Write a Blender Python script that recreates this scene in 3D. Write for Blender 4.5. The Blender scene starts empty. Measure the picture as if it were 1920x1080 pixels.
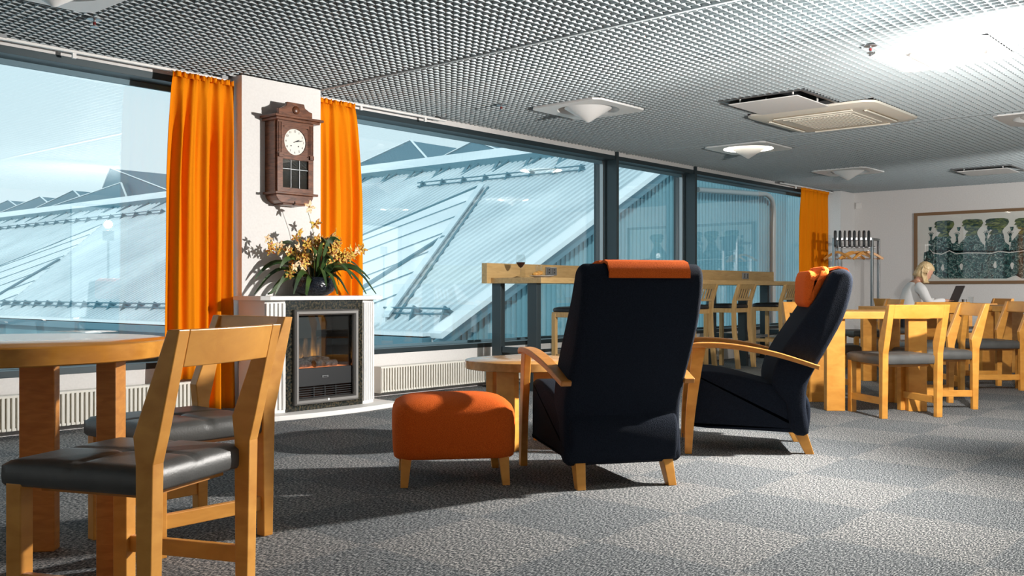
import bpy, bmesh, math, random
from mathutils import Vector, Matrix
random.seed(7)
PI = math.pi
S = bpy.context.scene
COL = S.collection

# ------------------------------------------------------------------ camera, world, sun, exposure
cam = bpy.data.cameras.new('camera')
cam.lens = 36.0 * 1825 / 1920
cam.sensor_width = 36
cam.shift_y = 5 / 1920
cam.clip_start = 0.05; cam.clip_end = 400
co = bpy.data.objects.new('camera', cam); COL.objects.link(co)
co.location = (0, 0, 0.9)
# heading: the +X wall direction lies 41.1 degrees to the right of the view axis
co.rotation_euler = (PI / 2, 0, math.radians(41.1 - 90))
S.camera = co

S.view_settings.view_transform = 'Standard'
S.view_settings.look = 'None'
S.view_settings.gamma = 1
S.view_settings.use_curve_mapping = False
S.view_settings.exposure = 0.88

w = bpy.data.worlds.new('world'); S.world = w; w.use_nodes = True
nt = w.node_tree; nt.nodes.clear()
wo = nt.nodes.new('ShaderNodeOutputWorld'); bg = nt.nodes.new('ShaderNodeBackground')
tc = nt.nodes.new('ShaderNodeTexCoord'); sep = nt.nodes.new('ShaderNodeSeparateXYZ'); rp = nt.nodes.new('ShaderNodeValToRGB')
nt.links.new(tc.outputs['Generated'], sep.inputs[0]); nt.links.new(sep.outputs['Z'], rp.inputs[0])
rp.color_ramp.elements[0].position = 0.0; rp.color_ramp.elements[0].color = (0.86, 0.94, 0.96, 1)
rp.color_ramp.elements[1].position = 0.6; rp.color_ramp.elements[1].color = (0.62, 0.80, 0.88, 1)
nt.links.new(rp.outputs[0], bg.inputs[0]); bg.inputs[1].default_value = 0.72
nt.links.new(bg.outputs[0], wo.inputs[0])

def look_rot(d):
    return Vector(d).to_track_quat('-Z', 'Y').to_euler()

sl = bpy.data.lights.new('sun', 'SUN'); sl.energy = 1.6; sl.angle = 0.01; sl.color = (1, 0.95, 0.88)
so = bpy.data.objects.new('sun', sl); COL.objects.link(so); so.rotation_euler = look_rot((0.75, 0.62, -0.5)); so.location = (-10, -10, 20)

# studio flash position (stands just right of the frame)
FLASH = Vector((5.80, 1.28, 1.72))
fl = bpy.data.lights.new('flash_light', 'POINT'); fl.energy = 225; fl.shadow_soft_size = 0.045; fl.color = (1.0, 0.955, 0.90)

fl1 = bpy.data.lights.new('flash_left_fill', 'SPOT'); fl1.energy = 430; fl1.spot_size = math.radians(140); fl1.spot_blend = .7; fl1.shadow_soft_size = .045; fl1.color = (1.0, 0.955, 0.90)  # extra beam added at the flash to lift the left side
fl_fill = bpy.data.lights.new('flash_light', 'SPOT'); fl_fill.energy = 240; fl_fill.spot_size = math.radians(75); fl_fill.spot_blend = .6; fl_fill.shadow_soft_size = .06; fl_fill.color = (1, .96, .92)  # fill flash added out of view to brighten the dim end wall

# ------------------------------------------------------------------ materials
def mat(name, col=(.5, .5, .5), rough=.6, metal=0.0, spec=.5):
    m = bpy.data.materials.new(name); m.use_nodes = True
    b = m.node_tree.nodes['Principled BSDF']
    b.inputs['Base Color'].default_value = (*col, 1); b.inputs['Roughness'].default_value = rough
    b.inputs['Metallic'].default_value = metal; b.inputs['Specular IOR Level'].default_value = spec
    return m

def noisy(m, c1, c2, scale=(8, 8, 8), nscale=1.0, detail=4, bump=0.0, lo=.35, hi=.65, dist=0.0, bscale=None):
    n = m.node_tree; b = n.nodes['Principled BSDF']
    t = n.nodes.new('ShaderNodeTexCoord'); mp = n.nodes.new('ShaderNodeMapping'); mp.inputs['Scale'].default_value = scale
    no = n.nodes.new('ShaderNodeTexNoise'); no.inputs['Scale'].default_value = nscale; no.inputs['Detail'].default_value = detail
    no.inputs['Distortion'].default_value = dist
    r = n.nodes.new('ShaderNodeValToRGB'); r.color_ramp.elements[0].position = lo; r.color_ramp.elements[1].position = hi
    r.color_ramp.elements[0].color = (*c1, 1); r.color_ramp.elements[1].color = (*c2, 1)
    n.links.new(t.outputs['Object'], mp.inputs[0]); n.links.new(mp.outputs[0], no.inputs['Vector'])
    n.links.new(no.outputs['Fac'], r.inputs[0]); n.links.new(r.outputs[0], b.inputs['Base Color'])
    if bump:
        bp = n.nodes.new('ShaderNodeBump'); bp.inputs['Strength'].default_value = bump; bp.inputs['Distance'].default_value = .01
        if bscale:
            n2 = n.nodes.new('ShaderNodeTexNoise'); n2.inputs['Scale'].default_value = bscale; n2.inputs['Detail'].default_value = 2
            n.links.new(t.outputs['Object'], n2.inputs['Vector']); n.links.new(n2.outputs['Fac'], bp.inputs['Height'])
        else:
            n.links.new(no.outputs['Fac'], bp.inputs['Height'])
        n.links.new(bp.outputs[0], b.inputs['Normal'])
    return m

M = {}
M['wood'] = noisy(mat('birch_wood', rough=.38), (.62, .25, .035), (.84, .40, .078), (3, 3, 7), 2.2, 5, .02, .25, .75, .6)
M['wood_dark'] = noisy(mat('stained_birch', rough=.4), (.48, .18, .032), (.64, .27, .055), (4, 4, 16), 3, 6, .02, .3, .7, 1.0)
M['oak'] = noisy(mat('pale_oak', rough=.45), (.50, .31, .12), (.63, .42, .18), (2, 14, 14), 3, 6, .02, .3, .7, .6)
M['oak_v'] = noisy(mat('pale_oak_upright', rough=.45), (.55, .33, .12), (.70, .46, .20), (14, 14, 2), 3, 6, .02, .3, .7, .6)
M['leather'] = noisy(mat('grey_leather', rough=.44), (.072, .073, .071), (.102, .103, .100), (9, 9, 9), 1, 4, .07, .3, .7, 0, 160)
M['black_pad'] = mat('black_leather', (.012, .013, .016), .45)
M['navy'] = noisy(mat('navy_fabric', rough=.95, spec=.15), (.007, .010, .018), (.012, .017, .028), (1, 1, 1), 240, 2, .35)
M['orange'] = noisy(mat('orange_fabric', rough=.9, spec=.15), (.62, .095, .012), (.80, .155, .02), (1, 1, 1), 300, 2, .3)
M['white'] = mat('white_paint', (.80, .79, .77), .5)
M['wall'] = noisy(mat('wall_paint', rough=.8, spec=.2), (.73, .715, .70), (.77, .755, .74), (1, 1, 1), 60, 3, .015)
M['steel'] = mat('dark_grey_frame', (.035, .052, .060), .38, .35)
M['silver'] = mat('brushed_metal', (.36, .37, .38), .32, .9)
M['ceil'] = mat('ceiling_grid_metal', (.40, .45, .47), .6, .1)
M['plenum'] = mat('plenum_paint', (.03, .035, .042), .9)
M['rad'] = mat('radiator_enamel', (.78, .76, .69), .4)
M['raddark'] = mat('radiator_inside', (.30, .25, .18), .7)
M['curtain'] = None
M['black'] = mat('black_plastic', (.012, .013, .015), .4)
M['cream'] = mat('cream_plastic', (.84, .80, .70), .45)
M['lampwhite'] = mat('lamp_white', (.86, .86, .85), .5)
M['walnut'] = noisy(mat('clock_wood', rough=.32), (.06, .02, .009), (.20, .072, .032), (3, 3, 14), 4, 6, .03, .3, .7, 1.2)
M['brass'] = mat('brass', (.75, .62, .38), .25, 1)
M['dial'] = mat('clock_dial', (.72, .70, .64), .45)
M['snow'] = noisy(mat('snow', rough=.8), (.64, .70, .73), (.78, .82, .84), (.3, .3, .3), 1, 4, .1)
M['roof'] = noisy(mat('roof_sheet', rough=.35, metal=.1), (.52, .60, .64), (.68, .75, .78), (.12, .4, .4), 1.4, 4)
M['roofdark'] = mat('roof_trim', (.10, .21, .26), .5, .2)
M['clad'] = noisy(mat('facade_sheet', rough=.85, spec=.2), (.13, .26, .31), (.17, .32, .37), (.5, .5, .3), 1, 3)
M['skyl'] = mat('skylight_sheet', (.11, .20, .25), .6)
M['gran'] = noisy(mat('granite', rough=.12), (.008, .012, .011), (.11, .085, .05), (1, 1, 1), 55, 5, 0, .45, .75)
M['pew'] = mat('pewter_frame', (.30, .29, .28), .35, .8)
M['leaf'] = noisy(mat('leaf', rough=.42), (.012, .035, .010), (.055, .105, .020), (1, 1, 1), 9, 2)
M['petal'] = noisy(mat('petal', rough=.6), (.75, .58, .10), (.42, .10, .02), (1, 1, 1), 90, 2,  0, .44, .56)
M['petalpale'] = noisy(mat('petal_pale', rough=.6), (.85, .70, .45), (.60, .25, .05), (1, 1, 1), 90, 2, 0, .5, .66)
M['stem'] = mat('stem_green', (.14, .17, .03), .5)
M['pot'] = noisy(mat('pot_glaze', rough=.22), (.006, .008, .014), (.018, .022, .03), (1, 1, 1), 70, 1, .5)
M['skin'] = mat('skin', (.62, .33, .22), .5)
M['hair'] = noisy(mat('blond_hair', rough=.5), (.50, .33, .15), (.80, .62, .36), (30, 30, 5), 2, 3, .2)
M['sweater'] = mat('white_knit', (.76, .76, .76), .9)
M['trouser'] = mat('dark_trousers', (.012, .016, .028), .9)
M['mat_board'] = mat('picture_mount', (.80, .77, .72), .7)
M['frame_wood'] = mat('picture_frame_wood', (.22, .125, .06), .5)
M['food'] = noisy(mat('bread', rough=.7), (.55, .22, .04), (.80, .45, .12), (1, 1, 1), 60, 3)
M['wine'] = mat('red_wine', (.03, .002, .004), .1)
M['china'] = mat('china', (.8, .8, .8), .2)

def fabric_curtain():
    m = bpy.data.materials.new('curtain_fabric'); m.use_nodes = True; n = m.node_tree; n.nodes.clear()
    o = n.nodes.new('ShaderNodeOutputMaterial'); mx = n.nodes.new('ShaderNodeMixShader'); mx.inputs[0].default_value = .22
    d = n.nodes.new('ShaderNodeBsdfDiffuse'); t = n.nodes.new('ShaderNodeBsdfTranslucent')
    tcn = n.nodes.new('ShaderNodeTexCoord'); no = n.nodes.new('ShaderNodeTexNoise'); no.inputs['Scale'].default_value = 180
    r = n.nodes.new('ShaderNodeValToRGB')
    r.color_ramp.elements[0].color = (.90, .262, .006, 1); r.color_ramp.elements[1].color = (1.0, .345, .012, 1)
    n.links.new(tcn.outputs['Object'], no.inputs['Vector']); n.links.new(no.outputs['Fac'], r.inputs[0])
    n.links.new(r.outputs[0], d.inputs['Color']); n.links.new(r.outputs[0], t.inputs['Color'])
    n.links.new(d.outputs[0], mx.inputs[1]); n.links.new(t.outputs[0], mx.inputs[2]); n.links.new(mx.outputs[0], o.inputs[0])
    return m
M['curtain'] = fabric_curtain()

def glass(name, tint=(.62, .86, .93), ior=1.5, boost=0.0, gtint=(1, 1, 1)):
    m = bpy.data.materials.new(name); m.use_nodes = True; n = m.node_tree; n.nodes.clear()
    o = n.nodes.new('ShaderNodeOutputMaterial'); mx = n.nodes.new('ShaderNodeMixShader')
    t = n.nodes.new('ShaderNodeBsdfTransparent'); t.inputs[0].default_value = (*tint, 1)
    g = n.nodes.new('ShaderNodeBsdfGlossy'); g.inputs['Roughness'].default_value = 0.0; g.inputs['Color'].default_value = (*gtint, 1)
    ge = n.nodes.new('ShaderNodeNewGeometry'); dt = n.nodes.new('ShaderNodeVectorMath'); dt.operation = 'DOT_PRODUCT'
    n.links.new(ge.outputs['Incoming'], dt.inputs[0]); n.links.new(ge.outputs['Normal'], dt.inputs[1])
    def mth(op, a, b=None):
        q = n.nodes.new('ShaderNodeMath'); q.operation = op
        for i, v in enumerate((a, b)):
            if v is None: continue
            if isinstance(v, (int, float)): q.inputs[i].default_value = v
            else: n.links.new(v, q.inputs[i])
        return q.outputs[0]
    f0 = ((ior - 1) / (ior + 1)) ** 2 + boost
    cs = mth('SUBTRACT', 1.0, mth('ABSOLUTE', dt.outputs['Value'])); p5 = mth('POWER', cs, 5.0)
    n.links.new(mth('ADD', mth('MULTIPLY', p5, 1 - f0), f0), mx.inputs[0])
    n.links.new(t.outputs[0], mx.inputs[1]); n.links.new(g.outputs[0], mx.inputs[2]); n.links.new(mx.outputs[0], o.inputs[0])
    return m
M['glass'] = glass('window_glass', (.85, .92, .94), 1.5, .07)
M['clear'] = glass('clear_glass', (.96, .97, .97), 1.45)
M['smoke'] = glass('stove_glass', (.75, .75, .75), 1.5, .04)
M['leaded'] = glass('cabinet_glass', (.55, .58, .55), 1.5, .03)

def emit(name, col, s):
    m = bpy.data.materials.new(name); m.use_nodes = True; n = m.node_tree; n.nodes.clear()
    o = n.nodes.new('ShaderNodeOutputMaterial'); e = n.nodes.new('ShaderNodeEmission')
    e.inputs[0].default_value = (*col, 1); e.inputs[1].default_value = s; n.links.new(e.outputs[0], o.inputs[0]); return m
M['lamp_on'] = emit('lamp_ring_lit', (1, .90, .74), 18)
M['ember'] = emit('ember_glow', (1, .30, .10), .9)

def carpet():
    m = mat('carpet', rough=.95, spec=.1); n = m.node_tree; b = n.nodes['Principled BSDF']
    t = n.nodes.new('ShaderNodeTexCoord')
    mp = n.nodes.new('ShaderNodeMapping'); mp.inputs['Location'].default_value = (-2.83, -2.08, 0)
    ck = n.nodes.new('ShaderNodeTexChecker'); ck.inputs['Scale'].default_value = 1 / .575
    mp.inputs['Scale'].default_value = (1, 1, 0); mp.inputs['Location'].default_value = (-2.83, -2.08, .25)
    n.links.new(t.outputs['Object'], mp.inputs[0]); n.links.new(mp.outputs[0], ck.inputs['Vector'])
    def strands(rot):
        m2 = n.nodes.new('ShaderNodeMapping'); m2.inputs['Rotation'].default_value = (0, 0, rot); m2.inputs['Scale'].default_value = (70, 190, 1)
        no = n.nodes.new('ShaderNodeTexNoise'); no.inputs['Scale'].default_value = 1; no.inputs['Detail'].default_value = 3; no.inputs['Roughness'].default_value = .65
        n.links.new(t.outputs['Object'], m2.inputs[0]); n.links.new(m2.outputs[0], no.inputs['Vector']); return no
    a = strands(.0); c = strands(PI / 2)
    mx = n.nodes.new('ShaderNodeMix'); mx.data_type = 'FLOAT'
    n.links.new(ck.outputs['Fac'], mx.inputs[0]); n.links.new(a.outputs['Fac'], mx.inputs[2]); n.links.new(c.outputs['Fac'], mx.inputs[3])
    r = n.nodes.new('ShaderNodeValToRGB'); e = r.color_ramp.elements
    e[0].position = .37; e[0].color = (.012, .019, .025, 1); e[1].position = .64; e[1].color = (.58, .58, .57, 1)
    k = r.color_ramp.elements.new(.50); k.color = (.115, .128, .136, 1)
    n.links.new(mx.outputs[0], r.inputs[0])
    tone = n.nodes.new('ShaderNodeMix'); tone.data_type = 'RGBA'; tone.blend_type = 'MULTIPLY'; tone.inputs[0].default_value = 1
    tr = n.nodes.new('ShaderNodeValToRGB'); tr.color_ramp.elements[0].color = (.84, .86, .88, 1); tr.color_ramp.elements[1].color = (1.10, 1.07, 1.05, 1)
    n.links.new(ck.outputs['Fac'], tr.inputs[0]); n.links.new(r.outputs[0], tone.inputs[6]); n.links.new(tr.outputs[0], tone.inputs[7])
    n.links.new(tone.outputs[2], b.inputs['Base Color'])
    bp = n.nodes.new('ShaderNodeBump'); bp.inputs['Strength'].default_value = .5; bp.inputs['Distance'].default_value = .006
    n.links.new(mx.outputs[0], bp.inputs['Height']); n.links.new(bp.outputs[0], b.inputs['Normal'])
    return m
M['carpet'] = carpet()

def print_mat():
    m = mat('linocut_print', rough=.6); n = m.node_tree; b = n.nodes['Principled BSDF']
    t = n.nodes.new('ShaderNodeTexCoord'); no = n.nodes.new('ShaderNodeTexNoise'); no.inputs['Scale'].default_value = 14
    no.inputs['Detail'].default_value = 3; no.inputs['Distortion'].default_value = 2.2
    r = n.nodes.new('ShaderNodeValToRGB'); r.color_ramp.interpolation = 'CONSTANT'
    e = r.color_ramp.elements; e[0].position = 0; e[0].color = (.004, .018, .02, 1); e[1].position = .45; e[1].color = (.03, .13, .12, 1)
    for p, c in ((.52, (.012, .05, .055)), (.56, (.50, .62, .55)), (.595, (.008, .04, .045)), (.68, (.10, .28, .26))):
        k = e.new(p); k.color = (*c, 1)
    n.links.new(t.outputs['Object'], no.inputs['Vector']); n.links.new(no.outputs['Fac'], r.inputs[0]); n.links.new(r.outputs[0], b.inputs['Base Color'])
    return m
M['print'] = print_mat()
M['printhead'] = noisy(mat('linocut_heads', rough=.6), (.008, .04, .04), (.20, .24, .08), (6, 6, 14), 2, 3, 0, .42, .62, 1.5)

def flame_mat():
    m = bpy.data.materials.new('flame_screen'); m.use_nodes = True; n = m.node_tree; n.nodes.clear()
    o = n.nodes.new('ShaderNodeOutputMaterial'); e = n.nodes.new('ShaderNodeEmission'); t = n.nodes.new('ShaderNodeTexCoord')
    sp = n.nodes.new('ShaderNodeSeparateXYZ'); n.links.new(t.outputs['Generated'], sp.inputs[0])
    no = n.nodes.new('ShaderNodeTexNoise'); no.inputs['Scale'].default_value = 5
    mpp = n.nodes.new('ShaderNodeMapping'); mpp.inputs['Scale'].default_value = (2.2, 1, .5)
    n.links.new(t.outputs['Generated'], mpp.inputs[0]); n.links.new(mpp.outputs[0], no.inputs['Vector'])
    su = n.nodes.new('ShaderNodeMath'); su.operation = 'SUBTRACT'; n.links.new(no.outputs['Fac'], su.inputs[0]); n.links.new(sp.outputs['Z'], su.inputs[1])
    r = n.nodes.new('ShaderNodeValToRGB'); q = r.color_ramp.elements
    q[0].position = 0; q[0].color = (.05, .06, .06, 1); q[1].position = .55; q[1].color = (.9, .42, .10, 1)
    k = q.new(.25); k.color = (.20, .13, .08, 1)
    n.links.new(su.outputs[0], r.inputs[0]); n.links.new(r.outputs[0], e.inputs[0]); e.inputs[1].default_value = .8; n.links.new(e.outputs[0], o.inputs[0]); return m
M['flame'] = flame_mat()

# ------------------------------------------------------------------ mesh helpers
class B:
    def __init__(s): s.bm = bmesh.new()
    def box(s, x0, x1, y0, y1, z0, z1):
        v = [s.bm.verts.new(p) for p in ((x0, y0, z0), (x1, y0, z0), (x1, y1, z0), (x0, y1, z0), (x0, y0, z1), (x1, y0, z1), (x1, y1, z1), (x0, y1, z1))]
        for f in ((0, 3, 2, 1), (4, 5, 6, 7), (0, 1, 5, 4), (1, 2, 6, 5), (2, 3, 7, 6), (3, 0, 4, 7)): s.bm.faces.new([v[i] for i in f])
        return s
    def loft(s, rings, cap=True, closed=False):
        R = [[s.bm.verts.new(p) for p in r] for r in rings]; n = len(R[0])
        m = len(R) if closed else len(R) - 1
        for i in range(m):
            a, b = R[i], R[(i + 1) % len(R)]
            for j in range(n):
                try: s.bm.faces.new((a[j], a[(j + 1) % n], b[(j + 1) % n], b[j]))
                except ValueError: pass
        if cap and not closed:
            s.bm.faces.new(R[0][::-1]); s.bm.faces.new(R[-1])
        return s
    def sweep(s, pts, wh, up=(0, 0, 1), n=4, closed=False):
        """pts: list of points; wh: (width across, thickness along up) or list; n=4 rect, else ellipse"""
        pts = [Vector(p) for p in pts]; rings = []
        for i, p in enumerate(pts):
            if closed: t = pts[(i + 1) % len(pts)] - pts[i - 1]
            else: t = pts[min(i + 1, len(pts) - 1)] - pts[max(i - 1, 0)]
            t.normalize(); u = Vector(up); 
            if abs(t.dot(u)) > .98: u = Vector((1, 0, 0)) if abs(t.x) < .9 else Vector((0, 1, 0))
            a = t.cross(u).normalized(); b = a.cross(t).normalized()
            ww, hh = wh[i] if isinstance(wh, list) else wh
            if n == 4: q = [(-ww / 2, -hh / 2), (ww / 2, -hh / 2), (ww / 2, hh / 2), (-ww / 2, hh / 2)]
            else: q = [(ww / 2 * math.cos(2 * PI * k / n), hh / 2 * math.sin(2 * PI * k / n)) for k in range(n)]
            rings.append([p + a * x + b * y for x, y in q])
        return s.loft(rings, closed=closed)
    def prism(s, poly, axis, a0, a1):
        def P(u, v, a): return {'y': (u, a, v), 'x': (a, u, v), 'z': (u, v, a)}[axis]
        return s.loft([[P(u, v, a0) for u, v in poly], [P(u, v, a1) for u, v in poly]])
    def round_prism(s, poly, w, r=.02, axis='y'):
        """profile in x-z extruded along y with rounded rims; smoothed outline"""
        N = len(poly); c = []
        area = sum(poly[i][0] * poly[(i + 1) % N][1] - poly[(i + 1) % N][0] * poly[i][1] for i in range(N))
        sg = 1 if area > 0 else -1; nr = []
        for i in range(N):
            ax, az = poly[i - 1]; bx, bz = poly[(i + 1) % N]; tx, tz = bx - ax, bz - az; L = math.hypot(tx, tz) or 1
            nr.append((tz / L * sg, -tx / L * sg))
        rings = []
        for k in range(5):
            th = PI / 2 * k / 4; ins = r * (1 - math.sin(th)); yy = w / 2 - r + r * math.cos(th)
            rings.append((ins, -yy))
        full = rings + [(a, -b) for a, b in rings[::-1]]
        out = []
        for ins, y in full:
            out.append([(poly[i][0] - nr[i][0] * ins, y, poly[i][1] - nr[i][1] * ins) for i in range(N)])
        return s.loft(out)
    def lathe(s, prof, cx=0, cy=0, n=32, cap=True):
        rings = [[(cx + r * math.cos(2 * PI * k / n), cy + r * math.sin(2 * PI * k / n), z) for k in range(n)] for r, z in prof]
        return s.loft(rings, cap=cap)
    def cyl(s, a, b, r, n=12, r2=None):
        return s.sweep([a, b], [(2 * r, 2 * r), (2 * (r2 if r2 is not None else r),) * 2], n=n)
    def ell(s, c, r, n=16, m=10):
        rings = []
        for i in range(m + 1):
            th = -PI / 2 + PI * (i + .02) / (m + .04); z = math.sin(th); q = math.cos(th)
            rings.append([(c[0] + r[0] * q * math.cos(2 * PI * k / n), c[1] + r[1] * q * math.sin(2 * PI * k / n), c[2] + r[2] * z) for k in range(n)])
        return s.loft(rings)
    def obj(s, name, m, parent=None, smooth=False, bevel=0, seg=2, angle=40):
        bmesh.ops.recalc_face_normals(s.bm, faces=s.bm.faces)
        me = bpy.data.meshes.new(name); s.bm.to_mesh(me); s.bm.free()
        if m: me.materials.append(m)
        if smooth:
            me.shade_smooth()
            for p in me.polygons:
                if len(p.vertices) > 24: p.use_smooth = False
            if smooth != 2: me.set_sharp_from_angle(angle=math.radians(angle))
        o = bpy.data.objects.new(name, me); COL.objects.link(o)
        if parent: o.parent = parent
        if bevel:
            b = o.modifiers.new('bevel', 'BEVEL'); b.width = bevel; b.segments = seg; b.limit_method = 'ANGLE'; b.angle_limit = math.radians(30)
        return o

def smooth_closed(pts, k=4):
    N = len(pts); out = []
    for i in range(N):
        p0, p1, p2, p3 = pts[i - 1], pts[i], pts[(i + 1) % N], pts[(i + 2) % N]
        for j in range(k):
            t = j / k
            out.append(tuple(.5 * (2 * p1[q] + (p2[q] - p0[q]) * t + (2 * p0[q] - 5 * p1[q] + 4 * p2[q] - p3[q]) * t * t + (3 * p1[q] - p0[q] - 3 * p2[q] + p3[q]) * t ** 3) for q in range(len(p1))))
    return out
def smooth_open(pts, k=5):
    out = []; N = len(pts)
    for i in range(N - 1):
        p0, p1, p2, p3 = pts[max(i - 1, 0)], pts[i], pts[i + 1], pts[min(i + 2, N - 1)]
        for j in range(k):
            t = j / k
            out.append(tuple(.5 * (2 * p1[q] + (p2[q] - p0[q]) * t + (2 * p0[q] - 5 * p1[q] + 4 * p2[q] - p3[q]) * t * t + (3 * p1[q] - p0[q] - 3 * p2[q] + p3[q]) * t ** 3) for q in range(len(p1))))
    out.append(tuple(pts[-1])); return out

def tag(o, label=None, cat=None, group=None, kind=None):
    if label: o['label'] = label
    if cat: o['category'] = cat
    if group: o['group'] = group
    if kind: o['kind'] = kind
    return o
def thing(name, loc, rz, label, cat, group=None):
    o = bpy.data.objects.new(name, None); COL.objects.link(o); o.empty_display_size = .1
    o.location = loc; o.rotation_euler = (0, 0, rz); return tag(o, label, cat, group)
def struct(o, label=None): return tag(o, label, None, None, 'structure')
def dup(root, loc, rz, label, group=None):
    r = root.copy(); COL.objects.link(r); r.location = loc; r.rotation_euler = (0, 0, rz); r['label'] = label
    if group: r['group'] = group
    for ch in list(root.children):
        c = ch.copy(); COL.objects.link(c); c.parent = r
        for g in list(ch.children):
            d = g.copy(); COL.objects.link(d); d.parent = c
    return r
R = math.radians

# ------------------------------------------------------------------ the room
CZ = 2.455; WY = 6.30; GY = 6.49; XW = 15.30
struct(B().box(-3, XW, -3.5, WY + .3, -.1, 0).obj('floor', M['carpet']), 'grey speckled carpet tiles laid in a checker')
wl = B(); wl.box(-3.2, XW + .2, WY, WY + .3, 0, .36); wl.box(-3.2, XW + .2, WY, WY + .3, 2.41, 3.1)
wl.box(3.985, 4.72, WY, WY + .3, .36, 2.41); wl.box(14.75, XW, WY, WY + .3, .36, 2.41)
struct(wl.obj('wall_front', M['wall']), 'white wall strips below and above the long windows')
struct(B().box(4.0, 4.704, 6.07, WY, 0, CZ).obj('wall_pillar', M['wall']), 'white pillar between the windows, behind the clock')
struct(B().box(14.77, XW, 6.10, WY, 0, CZ).obj('wall_corner', M['wall']), 'narrow white pilaster in the far corner')
struct(B().box(XW, XW + .2, -3.5, WY, 0, 3.1).obj('wall_right', M['wall']), 'white end wall with the framed print')
struct(B().box(-3.2, -3, -3.5, WY, 0, 3.1).obj('wall_left', M['wall']), 'white wall behind the camera side')
struct(B().box(-3.2, 7.5, -3.7, -3.5, 0, 3.1).box(7.5, 15.1, -3.7, -3.5, 0, .4).box(7.5, 15.1, -3.7, -3.5, 2.4, 3.1).box(15.1, XW + .2, -3.7, -3.5, 0, 3.1).obj('wall_back', M['wall']), 'white wall opposite the windows')
struct(B().box(-3.2, XW + .2, -3.7, WY + .3, 3.1, 3.2).obj('ceiling_slab', M['plenum']), 'dark slab above the ceiling grid')
struct(B().box(14.0, XW, WY - .012, WY, 0, .06).obj('baseboard_front', M['white']))
struct(B().box(XW - .012, XW, -3.4, 6.1, 0, .06).obj('baseboard_right', M['white']))

# open-cell ceiling grid
HOLES = [(6.32, 7.05, 4.63, 5.35), (6.32, 7.06, 1.71, 2.44), (9.32, 10.04, 4.66, 5.40), (12.08, 12.80, 4.68, 5.40), (7.14, 7.84, 3.24, 3.98),
         (9.32, 10.04, 1.75, 2.48), (13.1, 13.86, 3.25, 3.97), (7.85, 8.94, 2.98, 4.10), (1.84, 2.54, 4.63, 5.35), (3.98, 4.72, 6.05, 6.4), (14.76, 15.4, 6.09, 6.4)]
def segs(a0, a1, cuts):
    out = []; a = a0
    for c0, c1 in sorted(cuts):
        if c0 > a: out.append((a, c0))
        a = max(a, c1)
    if a < a1: out.append((a, a1))
    return out
g = B(); T = .0035; PITCH = .06; z0, z1 = CZ, CZ + .036
x = -1.0
while x < XW - .01:
    for a, b in segs(-2.5, WY, [(h[2], h[3]) for h in HOLES if h[0] < x < h[1]]): g.box(x - T / 2, x + T / 2, a, b, z0, z1)
    x += PITCH
y = -2.5
while y < WY:
    for a, b in segs(-1, XW, [(h[0], h[1]) for h in HOLES if h[2] < y < h[3]]): g.box(a, b, y - T / 2, y + T / 2, z0, z1 - .002)
    y += PITCH
struct(g.obj('ceiling', M['ceil']), 'grey open-cell metal grid ceiling')
ts = B()
for xs in (4.705, 9.2, 13.7): ts.box(xs - .012, xs + .012, -2.5, WY, CZ - .006, CZ + .03)
struct(ts.obj('trim_1', M['ceil']), 'flat metal joint strips between ceiling grid panels')

# windows
def window(i, x0, x1):
    f = B(); d = GY + .05
    f.box(x0, x1, WY - .004, d, .36, .402); f.box(x0, x1, WY - .004, d, 2.365, 2.412)
    f.box(x0, x0 + .02, WY + .12, d, .402, 2.365); f.box(x1 - .02, x1, WY + .12, d, .402, 2.365)
    fo = f.obj('window_%d' % i, M['steel'], bevel=.002); struct(fo)
    ed = B().box(x0 + .02, x1 - .02, GY - .035, GY - .012, .402, .425).box(x0 + .02, x1 - .02, GY - .035, GY - .012, 2.33, 2.365).obj('glazing_bead', M['skyl'], fo)
    B().box(x0 + .02, x1 - .02, GY - .004, GY + .004, .402, 2.365).obj('glass_pane', M['glass'], fo)
window(1, -3.0, 3.985); window(2, 4.72, 8.975); window(3, 9.02, 10.68); window(4, 10.725, 14.75)
f = B().box(7.5, 15.1, -3.62, -3.54, .4, .45).box(7.5, 15.1, -3.62, -3.54, 2.35, 2.4)  # unseen window, added so its daylight lifts the dark end wall
for xx in (7.5, 10.0, 12.55, 15.05): f.box(xx, xx + .05, -3.62, -3.54, .45, 2.35)
fo = f.obj('window_5', M['steel']); struct(fo)
B().box(7.55, 15.05, -3.585, -3.577, .45, 2.35).obj('glass_pane', M['clear'], fo)
for k, xm in enumerate((8.9975, 10.7025)):
    m = B(); m.box(xm - .0225, xm + .0225, WY - .025, GY + .1, .36, CZ)
    struct(m.obj('mullion_%d' % (k + 1), M['steel'], bevel=.002), 'deep dark grey steel window mullion')
    sb = B().box(xm - .055, xm - .030, GY - .05, GY - .005, .40, 2.365).obj('trim_%d' % (k + 2), M['silver']); struct(sb)
# silver curtain rails
def rail(name, x0, x1, label):
    t = thing(name, (0, 0, 0), 0, label, 'curtain rail')
    B().box(x0, x1, 6.19, 6.215, 2.418, 2.436).obj('track', M['white'], t, bevel=.002)
    for xx in (x0 + .05, x1 - .05): B().box(xx - .03, xx + .03, 6.18, 6.30, 2.430, 2.452).obj('bracket', M['silver'], t)
    for q in (x0 + .5, x1 - .25): B().box(q - .012, q + .012, 6.195, 6.21, 2.385, 2.418).obj('glider', M['white'], t)
rail('curtain_rail', 2.35, 3.99, 'white curtain rail above the left window')
rail('curtain_rail', 4.72, 6.2, 'white curtain rail right of the pillar')
rail('curtain_rail', 12.9, 14.7, 'white curtain rail in the far corner')

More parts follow.
